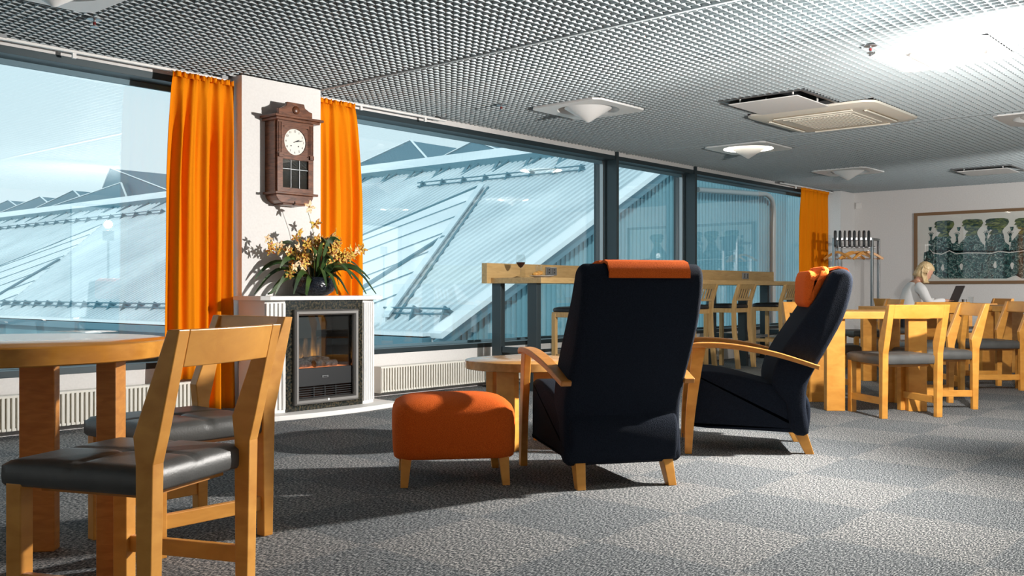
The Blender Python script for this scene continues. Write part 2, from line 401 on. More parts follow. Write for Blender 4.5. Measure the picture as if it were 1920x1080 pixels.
# radiators
def radiator(x0, x1, label, pipe=False):
    t = thing('radiator', (x0, WY - .004, 0), 0, label, 'radiator', 'radiators under the windows')
    L = x1 - x0
    B().box(0, L, -.10, -.045, .055, .245).obj('core', M['raddark'], t)
    B().box(-.005, L + .005, -.115, -.03, .245, .262).obj('top_cover', M['rad'], t, bevel=.004)
    f = B(); n = int(L / .03)
    for k in range(n):
        xx = (k + .5) * L / n; f.box(xx - .0085, xx + .0085, -.118, -.098, .045, .248)
    f.box(0, L, -.112, -.1, .045, .06)
    f.obj('fins', M['rad'], t)
    B().box(-.006, .0, -.118, -.03, .04, .262).obj('end_panel', M['rad'], t)
    B().box(L, L + .006, -.118, -.03, .04, .262).obj('end_panel', M['rad'], t)
    for xx in (.15, L - .15): B().box(xx - .015, xx + .015, -.045, 0, .05, .22).obj('bracket', M['white'], t)
    if pipe:
        v = B().cyl((L, -.07, .215), (L + .1, -.07, .215), .012).obj('valve', M['silver'], t, smooth=True)
        B().ell((L + .1, -.07, .215), (.024, .024, .03)).obj('valve_head', M['black'], v, smooth=True)
        B().cyl((L + .1, -.07, .2), (L + .1, -.07, 0), .011).obj('pipe', M['white'], t, smooth=True)
    return t
radiator(1.1, 3.72, 'long low cream radiator under the left window', True)
radiator(5.42, 8.2, 'long low cream radiator right of the fireplace')
radiator(8.9, 11.2, 'low cream radiator behind the bar stools')
radiator(11.7, 14.3, 'low cream radiator under the window by the far curtain')

# curtains
def curtain(label, x0b, x0t, x1b, x1t, zt, hems, folds, depth, seed):
    rnd = random.Random(seed); n = folds * 22; rows = 26; bm = bmesh.new(); V = []
    ph = [rnd.uniform(-.6, .6) for _ in range(folds + 2)]; am = [rnd.uniform(.6, 1.15) for _ in range(folds + 2)]
    for j in range(rows + 1):
        v = j / rows; row = []
        for i in range(n + 1):
            u = i / n; q = u * folds; k = int(q)
            zb = hems(u); z = zt + (zb - zt) * v
            s_ = min(1, v * 5)
            a = depth * (.45 + .55 * s_) * am[min(k, folds)]
            yy = 6.15 + a * math.sin(2 * PI * q + ph[min(k, folds)] * s_ * (1 if k < folds else 0) * math.sin(PI * (q - k))) + .010 * math.sin(9 * u + 3 * v)
            xx = (x0t + (x0b - x0t) * min(1, v * 3) ** .6) * (1 - u) + (x1t + (x1b - x1t) * min(1, v * 3) ** .6) * u
            xx += .010 * math.sin(4 * v + 9 * u); yy += .008 * math.sin(2 * PI * q * 2.3 + 2 * v + k) * s_
            if v < .035: yy += .006 * math.sin(2 * PI * q * 3)
            row.append(bm.verts.new((xx, yy, z)))
        V.append(row)
    for j in range(rows):
        for i in range(n): bm.faces.new((V[j][i], V[j][i + 1], V[j + 1][i + 1], V[j + 1][i]))
    b = B(); b.bm.free(); b.bm = bm
    t = thing('curtain', (0, 0, 0), 0, label, 'curtain', 'orange curtains')
    o = b.obj('cloth', M['curtain'], t, smooth=2)
    so_ = o.modifiers.new('s', 'SOLIDIFY'); so_.thickness = .0025
    # gathered heading tape
    hb = bmesh.new(); prev = None
    for i in range(folds * 24 + 1):
        u = i / (folds * 24); xx = x0t * (1 - u) + x1t * u; yy = 6.15 + depth * .6 * math.sin(2 * PI * u * folds * 2 + math.sin(u * 40))
        p = hb.verts.new((xx, yy, zt - .015)); q = hb.verts.new((xx, yy + .004 * math.sin(u * 300), zt + .022 + .004 * math.sin(u * 170)))
        if prev: hb.faces.new((prev[0], p, q, prev[1]))
        prev = (p, q)
    b2 = B(); b2.bm.free(); b2.bm = hb
    h = b2.obj('heading', M['curtain'], t, smooth=2); sm = h.modifiers.new('s', 'SOLIDIFY'); sm.thickness = .004
curtain('orange curtain left of the pillar with the clock', 3.46, 3.51, 3.985, 3.985, 2.39, lambda u: .285 if u < .45 else (.285 - min(1, (u - .45) * 6) * .23), 5, .036, 3)
curtain('orange curtain between the pillar clock and the snowy roof view', 4.73, 4.73, 5.19, 5.11, 2.39, lambda u: .10, 4, .032, 5)
curtain('orange curtain at the far corner by the coat rack', 13.44, 13.48, 14.38, 14.42, 2.385, lambda u: .10, 7, .032, 9)

# ------------------------------------------------------------------ outside
nb = thing('neighbouring_building', (11.73, 12, 0), 0, 'snow-dusted sloping sheet-metal roof building outside the windows', 'building')
SL = .5; xe, ze = 0.0, .121
def rz(x): return ze + SL * x            # local x from eave
def roofpt(x, y, h=0): return (x, y, rz(x) + h)
LEN = 58
r = B(); r.prism([(-.05, rz(-.05) - .12), (9.8, rz(9.8) - .12), (9.8, rz(9.8)), (-.05, rz(-.05))], 'y', 0, LEN); r.obj('roof', M['roof'], nb)
rb = B(); k = 0; yy = .15
while yy < LEN:
    rb.sweep([roofpt(.05, yy, .03), roofpt(9.6, yy, .03)], (.09, .07)); yy += .20 if yy < 14 else .36
rb.obj('roof_ribs', M['roof'], nb)['kind'] = 'stuff'
v = B(); v.sweep([roofpt(-.1, -.1, .06), roofpt(9.9, -.1, .06)], (.34, .10)); v.obj('verge', M['snow'], nb)
v = B(); v.sweep([roofpt(-.1, -.14, -.12), roofpt(9.9, -.14, -.12)], (.05, .22)); v.obj('verge_board', M['roofdark'], nb)
gu = B().box(-.30, -.08, 0, LEN, -.06, .10); gu.obj('gutter', M['roofdark'], nb)
gu = B().box(-.28, .12, 0, LEN, .12, .18); gu.obj('eave_snow', M['snow'], nb)
# gable wall with ribs
gw = B(); gw.prism([(0, -3), (30, -3), (30, 7.5), (12, 7.5), (9.7, 4.75), (0, -.05)], 'y', .05, .3); gw.obj('gable_wall', M['clad'], nb)
rr = B(); xx = .1
while xx < 29:
    rr.box(xx, xx + .06, .022, .05, -3, min(7.5, rz(xx) - .15) if xx < 9.7 else 7.4); xx += .15
rr.obj('cladding_ribs', M['clad'], nb)['kind'] = 'stuff'
B().box(-.1, .0, .1, LEN, -3, -.05).obj('side_wall', M['clad'], nb)
# ridge walkway with brackets
ww = B(); ww.prism([(8.6, rz(8.6) + .08), (9.9, rz(9.9) + .0), (9.9, rz(9.9) + .08), (8.6, rz(8.6) + .18)], 'y', 1.6, LEN); ww.obj('ridge_deck', M['snow'], nb)
B().box(8.55, 8.62, 1.6, LEN, rz(8.6) - .02, rz(8.6) + .22).obj('ridge_board', M['roofdark'], nb)
for k in range(16):
    y0 = 2.4 + k * 1.15; b = B(); b.sweep([roofpt(8.55, y0, .12), roofpt(8.0, y0 + .1, .02)], (.10, .05)); b.sweep([roofpt(8.55, y0 + .35, .12), roofpt(8.0, y0 + .1, .02)], (.08, .05)); b.obj('deck_bracket', M['roofdark'], nb)
for k in range(22):
    y0 = 21.0 + k * 1.5; b = B(); b.sweep([roofpt(8.55, y0, .12), roofpt(8.0, y0 + .1, .02)], (.14, .06)); b.obj('deck_bracket', M['roofdark'], nb)
def snow_guard(x, y0, y1, step):
    f = B()
    for h in (.10, .20): f.sweep([roofpt(x, y0, h), roofpt(x, y1, h)], (.035, .035), n=8)
    o = f.obj('snow_guard', M['roofdark'], nb)
    b = B(); y = y0 + .15
    while y < y1:
        b.prism([(x - .12, rz(x - .12)), (x + .26, rz(x + .26)), (x + .02, rz(x) + .25)], 'y', y - .02, y + .02)
        y += step
    b.obj('guard_feet', M['roofdark'], o)
snow_guard(7.25, 2.2, 8.1, .8); snow_guard(.52, .15, 1.9, .8); snow_guard(.52, 9.5, LEN, .75); snow_guard(7.25, 22, 45, 1.0)
# smooth triangular dormers with seams
def dormer(y0, w, ap, name='dormer', edge=True):
    apx, apy = 6.63, y0 + ap
    h = .16 if edge else .06; d = B()
    tri = [(.25, y0), (apx, apy), (.1, y0 + w)]
    d.loft([[(x, y, rz(x) + .02) for x, y in tri], [(x, y, rz(x) + h) for x, y in tri]]); o = d.obj(name, M['snow'], nb)
    e = B()
    if edge: e.sweep([roofpt(.25, y0, h + .03), roofpt(apx, apy, h + .03)], (.14, .05)); e.obj('flashing', M['roof'], o)
    e = B(); e.sweep([roofpt(.0, y0 + w + .1, h - .05), roofpt(apx + .1, apy + .12, h - .05)], (.18, .12))
    if edge: e.sweep([roofpt(.40, y0 - .12, .07), roofpt(apx + .12, apy - .12, .07)], (.05, .04))
    e.obj('flashing', M['roofdark'], o)
    s = B()
    def inside(p, q):  # clipped seam
        s.sweep([roofpt(p[0], p[1], h + .02), roofpt(q[0], q[1], h + .02)], (.022, .02))
    # seams run from the right edge back towards the left edge
    L0 = Vector((.25, y0)); AP = Vector((apx, apy)); R0 = Vector((.1, y0 + w))
    for k in range(1, 7):
        a = L0.lerp(AP, k / 7); dirn = Vector((-.78, .62))
        # intersect ray a + t*dirn with line AP-R0 or base
        e2 = R0 - AP; den = dirn.x * e2.y - dirn.y * e2.x; rel = AP - a
        t1 = (rel.x * e2.y - rel.y * e2.x) / den if abs(den) > 1e-6 else 99
        t2 = (.2 - a.x) / dirn.x
        t = min(t for t in (t1, t2) if t > 0); q = a + dirn * t; inside(a, q)
    cr = L0.lerp(AP, .52); q = cr + Vector((-.45, -.0)); 
    s.sweep([roofpt(cr.x, cr.y, h + .04), roofpt(.3, y0 + 1.9, h + .04)], (.10, .05))
    s.obj('seams', M['roofdark'], o)
dormer(1.55, 7.2, 3.5); dormer(19.0, 9.0, 6.6, edge=False)
# sawtooth skylights behind the ridge
for i, (X0, tri) in enumerate(((26, ((31.4, 6.0), (27.92, 6.74), (26.5, 5.5))), (27, ((28.0, 5.9), (25.44, 6.59), (22.4, 5.4))), (26, ((53.6, 6.0), (52.2, 7.66), (46.0, 6.0))), (25.6, ((60.5, 5.7), (50.2, 6.67), (49.4, 5.6))), (26.3, ((65.3, 5.6), (57.3, 6.80), (55.4, 5.8))), (26.5, ((70, 5.9), (62.3, 6.77), (60.5, 6.0))), (26.7, ((74, 6.2), (67.6, 6.87), (65.4, 6.1))))):
    sk = B(); x = X0 - 11.73; t3 = [(y - 12, z) for y, z in tri] + [(tri[2][0] - 12, 3.2), (tri[0][0] - 12, 3.2)]
    sk.loft([[(x, y, z) for y, z in t3], [(x + 7, y, z) for y, z in t3]])
    o = sk.obj('skylight', M['skyl'], nb)
    cp = B(); cp.sweep([(x, t3[0][0], t3[0][1] + .04), (x, t3[1][0], t3[1][1] + .04)], (.1, .03)); cp.sweep([(x, t3[1][0], t3[1][1] + .04), (x, t3[2][0], t3[2][1] + .04)], (.1, .03)); cp.obj('coping', M['snow'], o)
B().box(9.8, 30, 1.0, 70, 2.0, 4.9).obj('rear_roof', M['snow'], nb)
dp = B(); dp.sweep(smooth_open([(8.6, -.12, 3.30), (11.5, -.12, 3.42), (12.2, -.12, 3.44), (12.55, -.12, 3.15), (12.55, -.12, 2), (12.55, -.12, -2.5)], 4), (.13, .13), n=10, up=(0, 1, 0))
dp.obj('duct_pipe', M['pew'], nb, smooth=True)
# lower flat snowy roof
lr = thing('lower_roof', (0, 0, 0), 0, 'flat snow-covered lower roof right outside the window', 'roof')
B().box(-14, 11.72, 7.0, 70, -1.4, -.62).obj('snow_cover', M['snow'], lr)
f = B(); f.box(11.1, 11.14, 9, 70, -.34, -.30); f.box(11.1, 11.14, 9, 70, -.62, -.58)
f.obj('edge_rail', M['roofdark'], lr)
f = B(); y = 9.2
while y < 40: f.box(11.1, 11.14, y, y + .04, -.62, -.3); y += .5
f.obj('rail_posts', M['roofdark'], lr)['kind'] = 'stuff'
tag(B().box(-60, 90, -60, 120, -4.1, -4.0).obj('snowy_ground', M['snow']), 'snowy ground far below the windows', 'ground', None, 'structure')

# ------------------------------------------------------------------ ceiling fixtures
def cone_lamp(cx, cy, label, lit):
    t = thing('ceiling_lamp', (cx, cy, CZ), 0, label, 'ceiling lamp', 'square ceiling lamps with white cones')
    # plate with round hole
    n = 40; h = .36; rr_ = .265; b = B(); bm = b.bm
    def sq(a):
        c, s = math.cos(a), math.sin(a); q = h / max(abs(c), abs(s)); return c * q, s * q
    angs = [2 * PI * (k + .5) / n for k in range(n)]
    o0 = [[bm.verts.new((*sq(a), z)) for a in angs] for z in (-.012, .004)]
    i0 = [[bm.verts.new((rr_ * math.cos(a), rr_ * math.sin(a), z)) for a in angs] for z in (-.012, .004)]
    for k in range(n):
        l = (k + 1) % n
        bm.faces.new((o0[0][k], o0[0][l], i0[0][l], i0[0][k])); bm.faces.new((o0[1][k], i0[1][k], i0[1][l], o0[1][l]))
        bm.faces.new((o0[0][k], o0[1][k], o0[1][l], o0[0][l])); bm.faces.new((i0[0][k], i0[0][l], i0[1][l], i0[1][k]))
    b.obj('plate', M['lampwhite'], t)
    B().lathe([(.268, -.004), (.262, .03), (.22, .11), (.02, .13)], n=40, cap=False).obj('reflector', M['lampwhite'], t, smooth=True)
    if lit:
        B().lathe([(.262, .0), (.262, .012), (.18, .012), (.18, 0)], n=40, cap=False).obj('light_ring', M['lamp_on'], t, smooth=True)
    c = B().lathe([(.2, .012), (.203, .004), (.105, -.058), (.012, -.116), (.002, -.118)], n=36).obj('cone', M['lampwhite'], t, smooth=True)
    for a in (.6, 2.7, 4.8): B().cyl((.17 * math.cos(a), .17 * math.sin(a), .01), (.2 * math.cos(a), .2 * math.sin(a), .1), .006, 6).obj('strut', M['lampwhite'], t)
    return t
cone_lamp(6.70, 4.98, 'square ceiling lamp with unlit white cone above the armchairs', False)
cone_lamp(6.69, 2.075, 'large bright white square ceiling lamp at upper right', False)
cone_lamp(9.68, 5.03, 'square ceiling lamp with warm lit ring near the bar', True)
cone_lamp(12.44, 5.04, 'square ceiling lamp above the far curtain', False)
cone_lamp(9.68, 2.12, 'square ceiling lamp cut by the right edge of the photo', False)
cone_lamp(2.19, 4.99, 'square ceiling lamp cut by the top left edge of the photo', False)
# lamps of the room behind the camera (they light the room and show in the panes)
for q, (a, b_) in enumerate(((3.7, .2), (9.7, -.9), (12.5, -.9), (12.5, 2.1))):
    cone_lamp(a, b_, ['square ceiling lamp over the open carpet', 'square ceiling lamp in the back of the room', 'square ceiling lamp at the far back of the room', 'square ceiling lamp by the end wall'][q], True)

t = thing('air_conditioner', (8.395, 3.54, CZ), 0, 'cream square ceiling air conditioner with a slotted grille', 'air conditioner')
prof = []
for s_, z in ((.575, -.005), (.57, -.022), (.50, -.040), (.44, -.045)):
    pts = []
    for k in range(48):
        a = 2 * PI * (k + .5) / 48; c, s = math.cos(a), math.sin(a); e = (abs(c) ** 14 + abs(s) ** 14) ** (-1 / 14); pts.append((s_ * c * e, s_ * s * e, z))
    prof.append(pts)
B().loft(prof).obj('casing', M['cream'], t, smooth=True)
B().box(-.32, .32, -.32, .32, -.052, -.044).obj('grille_plate', M['cream'], t, bevel=.004)
gr = B()
for k in range(20):
    gr.box(-.28, .28, -.28 + k * .0285, -.267 + k * .0285, -.058, -.05)
gr.obj('grille_slats', M['cream'], t)
for (sx, sy, a) in ((0, .43, 0), (0, -.43, 0), (.43, 0, 1), (-.43, 0, 1)):
    lx, ly = (.34, .028) if not a else (.028, .34)
    sl_ = B().box(sx - lx, sx + lx, sy - ly, sy + ly, -.050, -.042).obj('air_slot', M['raddark'], t)
    lx, ly = (.35, .012) if not a else (.012, .35)
    B().box(sx - lx, sx + lx, sy - ly, sy + ly, -.060, -.048).obj('louvre', M['cream'], sl_, bevel=.003)

def recessed(cx, cy, label, slots):
    t = thing('ceiling_vent', (cx, cy, CZ), 0, label, 'ceiling vent')
    f = B()
    for (a, b, c, d) in ((-.36, .36, -.36, -.335), (-.36, .36, .335, .36), (-.36, -.335, -.335, .335), (.335, .36, -.335, .335)): f.box(a, b, c, d, -.006, .03)
    f.obj('frame', M['silver'], t)
    B().box(-.335, .335, -.335, .335, .10, .12).obj('duct_mouth', M['plenum'], t)
    p = B().box(-.29, .31, -.29, .31, -.030, -.022).obj('deflector_panel', M['lampwhite'], t, bevel=.003)
    for (a, b) in ((-.22, -.22), (.24, -.22), (.24, .24), (-.22, .24)): B().cyl((a, b, -.022), (a, b, .10), .008, 8).obj('hanger_pin', M['white'], t)
recessed(7.49, 3.61, 'square air vent with hanging pale panel beside the air conditioner', 0)
recessed(13.48, 3.61, 'square air vent with hanging pale panel near the end wall', 0)

def sprinkler(x, y, label):
    t = thing('sprinkler', (x, y, CZ), 0, label, 'sprinkler', 'fire sprinklers in the ceiling')
    B().lathe([(.04, .0), (.04, -.006), (.014, -.010)], n=20).obj('rosette', M['silver'], t, smooth=True)
    B().cyl((0, 0, -.008), (0, 0, -.045), .007).obj('nozzle', M['silver'], t, smooth=True)
    B().lathe([(.022, -.045), (.022, -.049)], n=14).obj('deflector', M['silver'], t)
    B().cyl((0, 0, -.02), (0, 0, -.036), .009, 8).obj('bulb', mat('red_bulb', (.16, .02, .02), .2), t)
sprinkler(2.624, 5.457, 'small fire sprinkler at the top left of the ceiling')
sprinkler(6.069, 5.413, 'small fire sprinkler left of the cone lamp above the armchairs')
sprinkler(6.142, 2.344, 'small fire sprinkler beside the brightest ceiling lamp')

# ------------------------------------------------------------------ clock
CK = thing('wall_clock', (4.365, 6.07, 1.53), 0, 'dark carved wooden pendulum wall clock on the white pillar', 'clock')
W2 = .17; F = -.145
B().box(-W2, W2, F + .02, 0, .09, .63).obj('case', M['walnut'], CK, bevel=.003)
# crown
cr = B().box(-.215, .215, F - .055, 0, .63, .648); cr.box(-.195, .195, F - .035, 0, .612, .63)
cr.prism([(-.15, .648), (.15, .648), (.15, .70), (.125, .705), (.085, .725), (.075, .755), (-.075, .755), (-.085, .725), (-.125, .705), (-.15, .70)], 'y', F + .0, F + .03)
crown = cr.obj('crown', M['walnut'], CK, bevel=.003)
ros = B().lathe([(.001, 0), (.028, 0), (.03, .006), (.022, .012), (.01, .016), (.001, .016)], n=20).obj('rosette', M['walnut'], crown, smooth=True)
ros.rotation_euler = (PI / 2, 0, 0); ros.location = (0, F - .001, .70)
bt = B().box(-.19, .19, F - .02, 0, .075, .092)
bt.prism([(-.165, .075), (.165, .075), (.165, .06), (.145, .03), (.11, .012), (-.11, .012), (-.145, .03), (-.165, .06)], 'y', F + .01, 0)
bt.box(-.10, .10, F + .02, -.01, 0, .013)
bt.obj('base', M['walnut'], CK, bevel=.003)
# door frame with round opening (stiles, rails, dial board)
DR = B().box(-.16, -.115, F, F + .022, .092, .612).box(.115, .16, F, F + .022, .092, .612).box(-.115, .115, F, F + .022, .092, .125).box(-.115, .115, F, F + .022, .575, .612).box(-.115, .115, F, F + .022, .335, .362)
n = 40; bm = DR.bm; rr_ = .098; cz = .468
def sqr(a):
    c, s = math.cos(a), math.sin(a); q = min(.115 / max(abs(c), 1e-6), (.107 if s > 0 else .106) / max(abs(s), 1e-6)); return c * q, s * q
an = [2 * PI * (k + .5) / n for k in range(n)]
Oa = [bm.verts.new((sqr(a)[0], F + .005, cz + sqr(a)[1])) for a in an]; Ia = [bm.verts.new((rr_ * math.cos(a), F + .005, cz + rr_ * math.sin(a))) for a in an]; Ib = [bm.verts.new((rr_ * math.cos(a), F + .018, cz + rr_ * math.sin(a))) for a in an]
for k in range(n):
    l = (k + 1) % n; bm.faces.new((Oa[k], Oa[l], Ia[l], Ia[k])); bm.faces.new((Ia[k], Ia[l], Ib[l], Ib[k]))
door = DR.obj('door', M['walnut'], CK, bevel=0)
for sx in (-1, 1):
    q = B()
    for e in (-.012, 0, .012): q.box(sx * .138 + e - .004, sx * .138 + e + .004, F - .006, F, .38, .60)
    q.box(sx * .138 - .018, sx * .138 + .018, F - .014, F, .345, .375)
    q.obj('pilaster', M['walnut'], CK, bevel=.001)
dl = B().lathe([(.001, 0), (.096, 0), (.096, .003), (.001, .003)], n=40).obj('dial', M['dial'], CK, smooth=True)
dl.rotation_euler = (PI / 2, 0, 0); dl.location = (0, F + .017, cz)
def textobj(body, size, parent, m, loc, rot, name, ext=.0006):
    cu = bpy.data.curves.new(name, 'FONT'); cu.body = body; cu.size = size; cu.extrude = ext; cu.align_x = 'CENTER'; cu.align_y = 'CENTER'
    o = bpy.data.objects.new(name + '_tmp', cu); COL.objects.link(o); bpy.context.view_layer.update()
    me = bpy.data.meshes.new_from_object(o.evaluated_get(bpy.context.evaluated_depsgraph_get())); bpy.data.objects.remove(o)
    me.materials.clear(); me.materials.append(m)
    r = bpy.data.objects.new(name, me); COL.objects.link(r); r.parent = parent; r.location = loc; r.rotation_euler = rot; return r
nums = []
for k in range(1, 13):
    a = PI / 2 - k * PI / 6
    textobj(str(k), .023, dl, M['black'], (.078 * math.cos(a), .078 * math.sin(a), .0035), (0, 0, 0), 'numeral')
def hand(a, L, wd, nm):
    h = B().prism([(-.012, -wd / 2), (L * .7, -wd), (L, 0), (L * .7, wd), (-.012, wd / 2)], 'z', .004, .006).obj(nm, M['black'], dl); h.rotation_euler = (0, 0, a)
hand(R(24), .05, .004, 'hour_hand'); hand(R(12), .078, .0028, 'minute_hand')
for sx in (-.033, .033):
    q = B().lathe([(.001, .003), (.005, .003), (.005, .005), (.001, .005)], n=12).obj('winding_hole', M['black'], dl); q.location = (sx, -.03, 0)
B().box(-.115, .115, F + .024, F + .026, .125, .335).obj('inner_dark', M['black'], CK).location = (0, .05, 0)
pg = B().box(-.113, .113, F + .010, F + .013, .127, .333).obj('door_glass', M['leaded'], door)
ld = B()
for xx in (-.038, .038): ld.box(xx - .002, xx + .002, F + .006, F + .012, .127, .333)
ld.box(-.113, .113, F + .006, F + .012, .262, .266)
ld.obj('leading', M['silver'], door)
pn = B().cyl((0, 0, 0), (0, 0, .13), .003).obj('pendulum', M['brass'], CK); pn.location = (-.045, F + .032, .18)
bo = B().lathe([(.001, 0), (.043, .001), (.043, .004), (.03, .007), (.001, .008)], n=32).obj('bob', M['brass'], pn, smooth=True); bo.rotation_euler = (PI / 2, 0, 0); bo.location = (0, .0, 0)

# ------------------------------------------------------------------ fireplace
FP = thing('electric_fireplace', (4.4975, 5.747, 0), 0, 'white electric fireplace with dark granite surround below the clock', 'fireplace')
def mir(p): return [(-x, y) for x, y in p[::-1]]
half = [(-.66, .26), (-.645, -.10), (-.50, -.135), (-.25, -.165), (0, -.175)]
pl = half + [(-x, y) for x, y in half[::-1][1:]]
B().prism(pl, 'z', 0, .035).obj('plinth', M['white'], FP, bevel=.004)
mt = [(-.575, .315), (-.555, .01), (-.50, -.03), (-.37, -.05), (.37, -.05), (.50, -.03), (.565, .01), (.575, .315)]
B().prism(mt, 'z', .832, .862).obj('mantel_shelf', M['white'], FP, bevel=.003)
for sx in (-1, 1):
    pts = [(-.355, 0), (-.4975, .043), (-.527, .315), (-.355, .315)]
    if sx > 0: pts = [(-x, y) for x, y in pts[::-1]]
    o = B().prism(pts, 'z', .035, .832).obj('side_panel', M['white'], FP)
    fl_ = B()
    for k in range(5):
        u = (k + .5) / 5; x = -.355 - .1425 * u; y = .043 * u
        q = [(x - .009, y - .003 + .003), (x - .009, y - .012), (x + .009, y - .016), (x + .009, y)]
        if sx > 0: q = [(-a, b) for a, b in q[::-1]]
        fl_.prism(q, 'z', .06, .81)
    fl_.obj('fluting', M['white'], o)
# granite with opening
gr = B(); x0, x1, a0, a1 = -.2555, .2575, .115, .73
gr.box(-.355, x0, 0, .03, .035, .832).box(x1, .355, 0, .03, .035, .832).box(x0, x1, 0, .03, .035, a0).box(x0, x1, 0, .03, a1, .832)
gr.obj('granite_surround', M['gran'], FP)
fr = B(); c0, c1, d0, d1 = -.272, .274, .100, .742
loop = [(c0, -.012, d0), (c1, -.012, d0), (c1, -.012, d1), (c0, -.012, d1)]
prof = [(-.022, .012), (-.02, -.012), (-.008, -.024), (.010, -.022), (.022, -.006), (.022, .012)]
rings = []
cxm, czm = (c0 + c1) / 2, (d0 + d1) / 2
for (x, y, z) in loop:
    sx = 1 if x > cxm else -1; sz = 1 if z > czm else -1
    rings.append([(x - sx * p, y + q, z - sz * p) for p, q in prof])
fr.loft(rings, closed=True); FRO = fr.obj('insert_frame', M['pew'], FP, smooth=True)
bx = B().box(x0, x1, .24, .25, a0, a1).box(x0, x0 + .006, .03, .24, a0, a1).box(x1 - .006, x1, .03, .24, a0, a1).box(x0, x1, .03, .24, a1 - .006, a1).box(x0, x1, .03, .24, a0, a0 + .006)
bx.obj('firebox', M['black'], FP)
B().box(x0 + .02, x1 - .12, .225, .232, .36, .70).obj('flame_screen', M['flame'], FP)
B().box(x0 + .006, x1 - .006, .012, .016, .335, a1 - .006).obj('front_glass', M['smoke'], FP)
pnl = B().box(x0 + .006, x1 - .006, .004, .05, .205, .335).obj('control_panel', M['black'], FP, bevel=.003)
bd = B().box(-.028, .028, -.001, .004, .262, .278).obj('badge', M['silver'], pnl, bevel=.002)
B().box(-.018, .018, -.0025, -.001, .266, .274).obj('badge_plate', M['black'], bd)
gl = B()
for k in range(5): gl.box(x0 + .006, x1 - .006, .006, .03, .125 + k * .016, .131 + k * .016)
for xx in (-.1, 0, .1): gl.box(xx - .004, xx + .004, .004, .03, .12, .20)
gl.obj('grille', M['black'], FP)
B().cyl((0, -.034, .105), (0, -.040, .105), .009, 16).obj('knob', M['lampwhite'], FP)
rnd = random.Random(4)
M['log'] = noisy(mat('ash_log', rough=.9), (.10, .085, .08), (.34, .31, .29), (1, 1, 1), 40, 4, .4)
B().box(x0 + .01, x1 - .01, .05, .21, .32, .3345).obj('ember_bed', M['ember'], FP)
for (ax, ay, az, bx_, by, bz, r_) in ((-.22, .08, .365, -.02, .12, .36, .026), (-.05, .07, .362, .17, .10, .358, .027), (-.16, .15, .375, .02, .10, .395, .024), (-.08, .16, .39, .13, .13, .385, .022), (.04, .09, .372, .20, .16, .352, .02)):
    pts = [(ax + (bx_ - ax) * k / 6, ay + (by - ay) * k / 6, az + (bz - az) * k / 6 + rnd.uniform(-.004, .004)) for k in range(7)]
    B().sweep(pts, [(2 * r_ * rnd.uniform(.8, 1.1),) * 2 for _ in pts], n=9).obj('log', M['log'], FP, smooth=True)

# ------------------------------------------------------------------ orchid
PT = thing('potted_orchid', (4.50, 5.885, .8625), 0, 'yellow flowering orchid in a round black pot on the mantel', 'potted plant')
B().lathe([(.06, 0), (.10, .004), (.145, .035), (.158, .075), (.15, .115), (.125, .138), (.118, .138), (.14, .11), (.145, .08), (.10, .06)], n=40).obj('pot', M['pot'], PT, smooth=True)
B().lathe([(.128, .10), (.128, .115), (.001, .125)], n=30, cap=True).obj('soil', M['leaf'], PT)
rnd = random.Random(11)
def strap(b, az, L, lift, droop, wd, base=.05):
    pts = []; ws = []
    c, s = math.cos(az), math.sin(az)
    for k in range(11):
        u = k / 10; rr = base + L * (u * .55 + u * u * .45) if lift > .25 else base + L * 1.12 * u
        z = .12 + lift * math.sin(PI * min(1, u * .62 + .02)) * 1.0 - droop * u ** 2.6
        pts.append((rr * c, min(rr * s, .165), max(z, .012))); ws.append((1.3 * wd * (math.sin(PI * (.12 + .86 * u)) ** .6 + .04), .0035))
    b.sweep(pts, ws, up=(.25, -.75, .6))
lf = [(-2.9, .34, .12, .22, .026), (-3.3, .38, .14, .25, .02), (2.9, .36, .18, .16, .028), (-2.6, .30, .10, .20, .03), (-1.9, .20, .12, .16, .036), (-1.45, .17, .10, .20, .036), (-1.0, .22, .16, .14, .04), (-.4, .34, .15, .13, .036), (-.15, .44, .17, .28, .034), (.05, .40, .20, .13, .02), (.4, .3, .18, .2, .03), (-.75, .30, .14, .24, .032), (-2.2, .22, .24, .04, .045), (-1.7, .13, .30, .0, .05), (2.4, .2, .28, .0, .045), (1.2, .12, .32, .0, .04), (-.6, .14, .30, -.02, .04), (.6, .16, .27, 0, .036), (-3.0, .26, .2, .1, .035), (-2.4, .26, .05, .22, .03), (3.05, .3, .06, .2, .03), (-1.2, .1, .2, .05, .045), (-.3, .2, .08, .2, .03), (1.8, .2, .25, .05, .04)]
for a in lf:
    b = B(); strap(b, *a); b.obj('leaf', M['leaf'], PT, smooth=True)
def blossom(parent, p, s, m):
    b = B(); ax = Vector((rnd.uniform(-1, 1), -1 + rnd.uniform(-.5, .5), rnd.uniform(-.6, .6))).normalized()
    u = ax.orthogonal().normalized(); v = ax.cross(u)
    for k in range(5):
        a = 2 * PI * k / 5 + rnd.uniform(-.3, .3); d = u * math.cos(a) + v * math.sin(a); q = d.cross(ax)
        pts = [Vector(p), Vector(p) + d * s * .5 + ax * s * .12, Vector(p) + d * s + ax * s * rnd.uniform(-.1, .4)]
        b.sweep([tuple(x) for x in pts], [(s * .12, .003), (s * .48, .003), (s * .10, .002)], up=tuple(ax))
    b.ell(tuple(Vector(p) + ax * s * .2), (s * .16,) * 3, 8, 5)
    b.obj('blossom', m, parent)
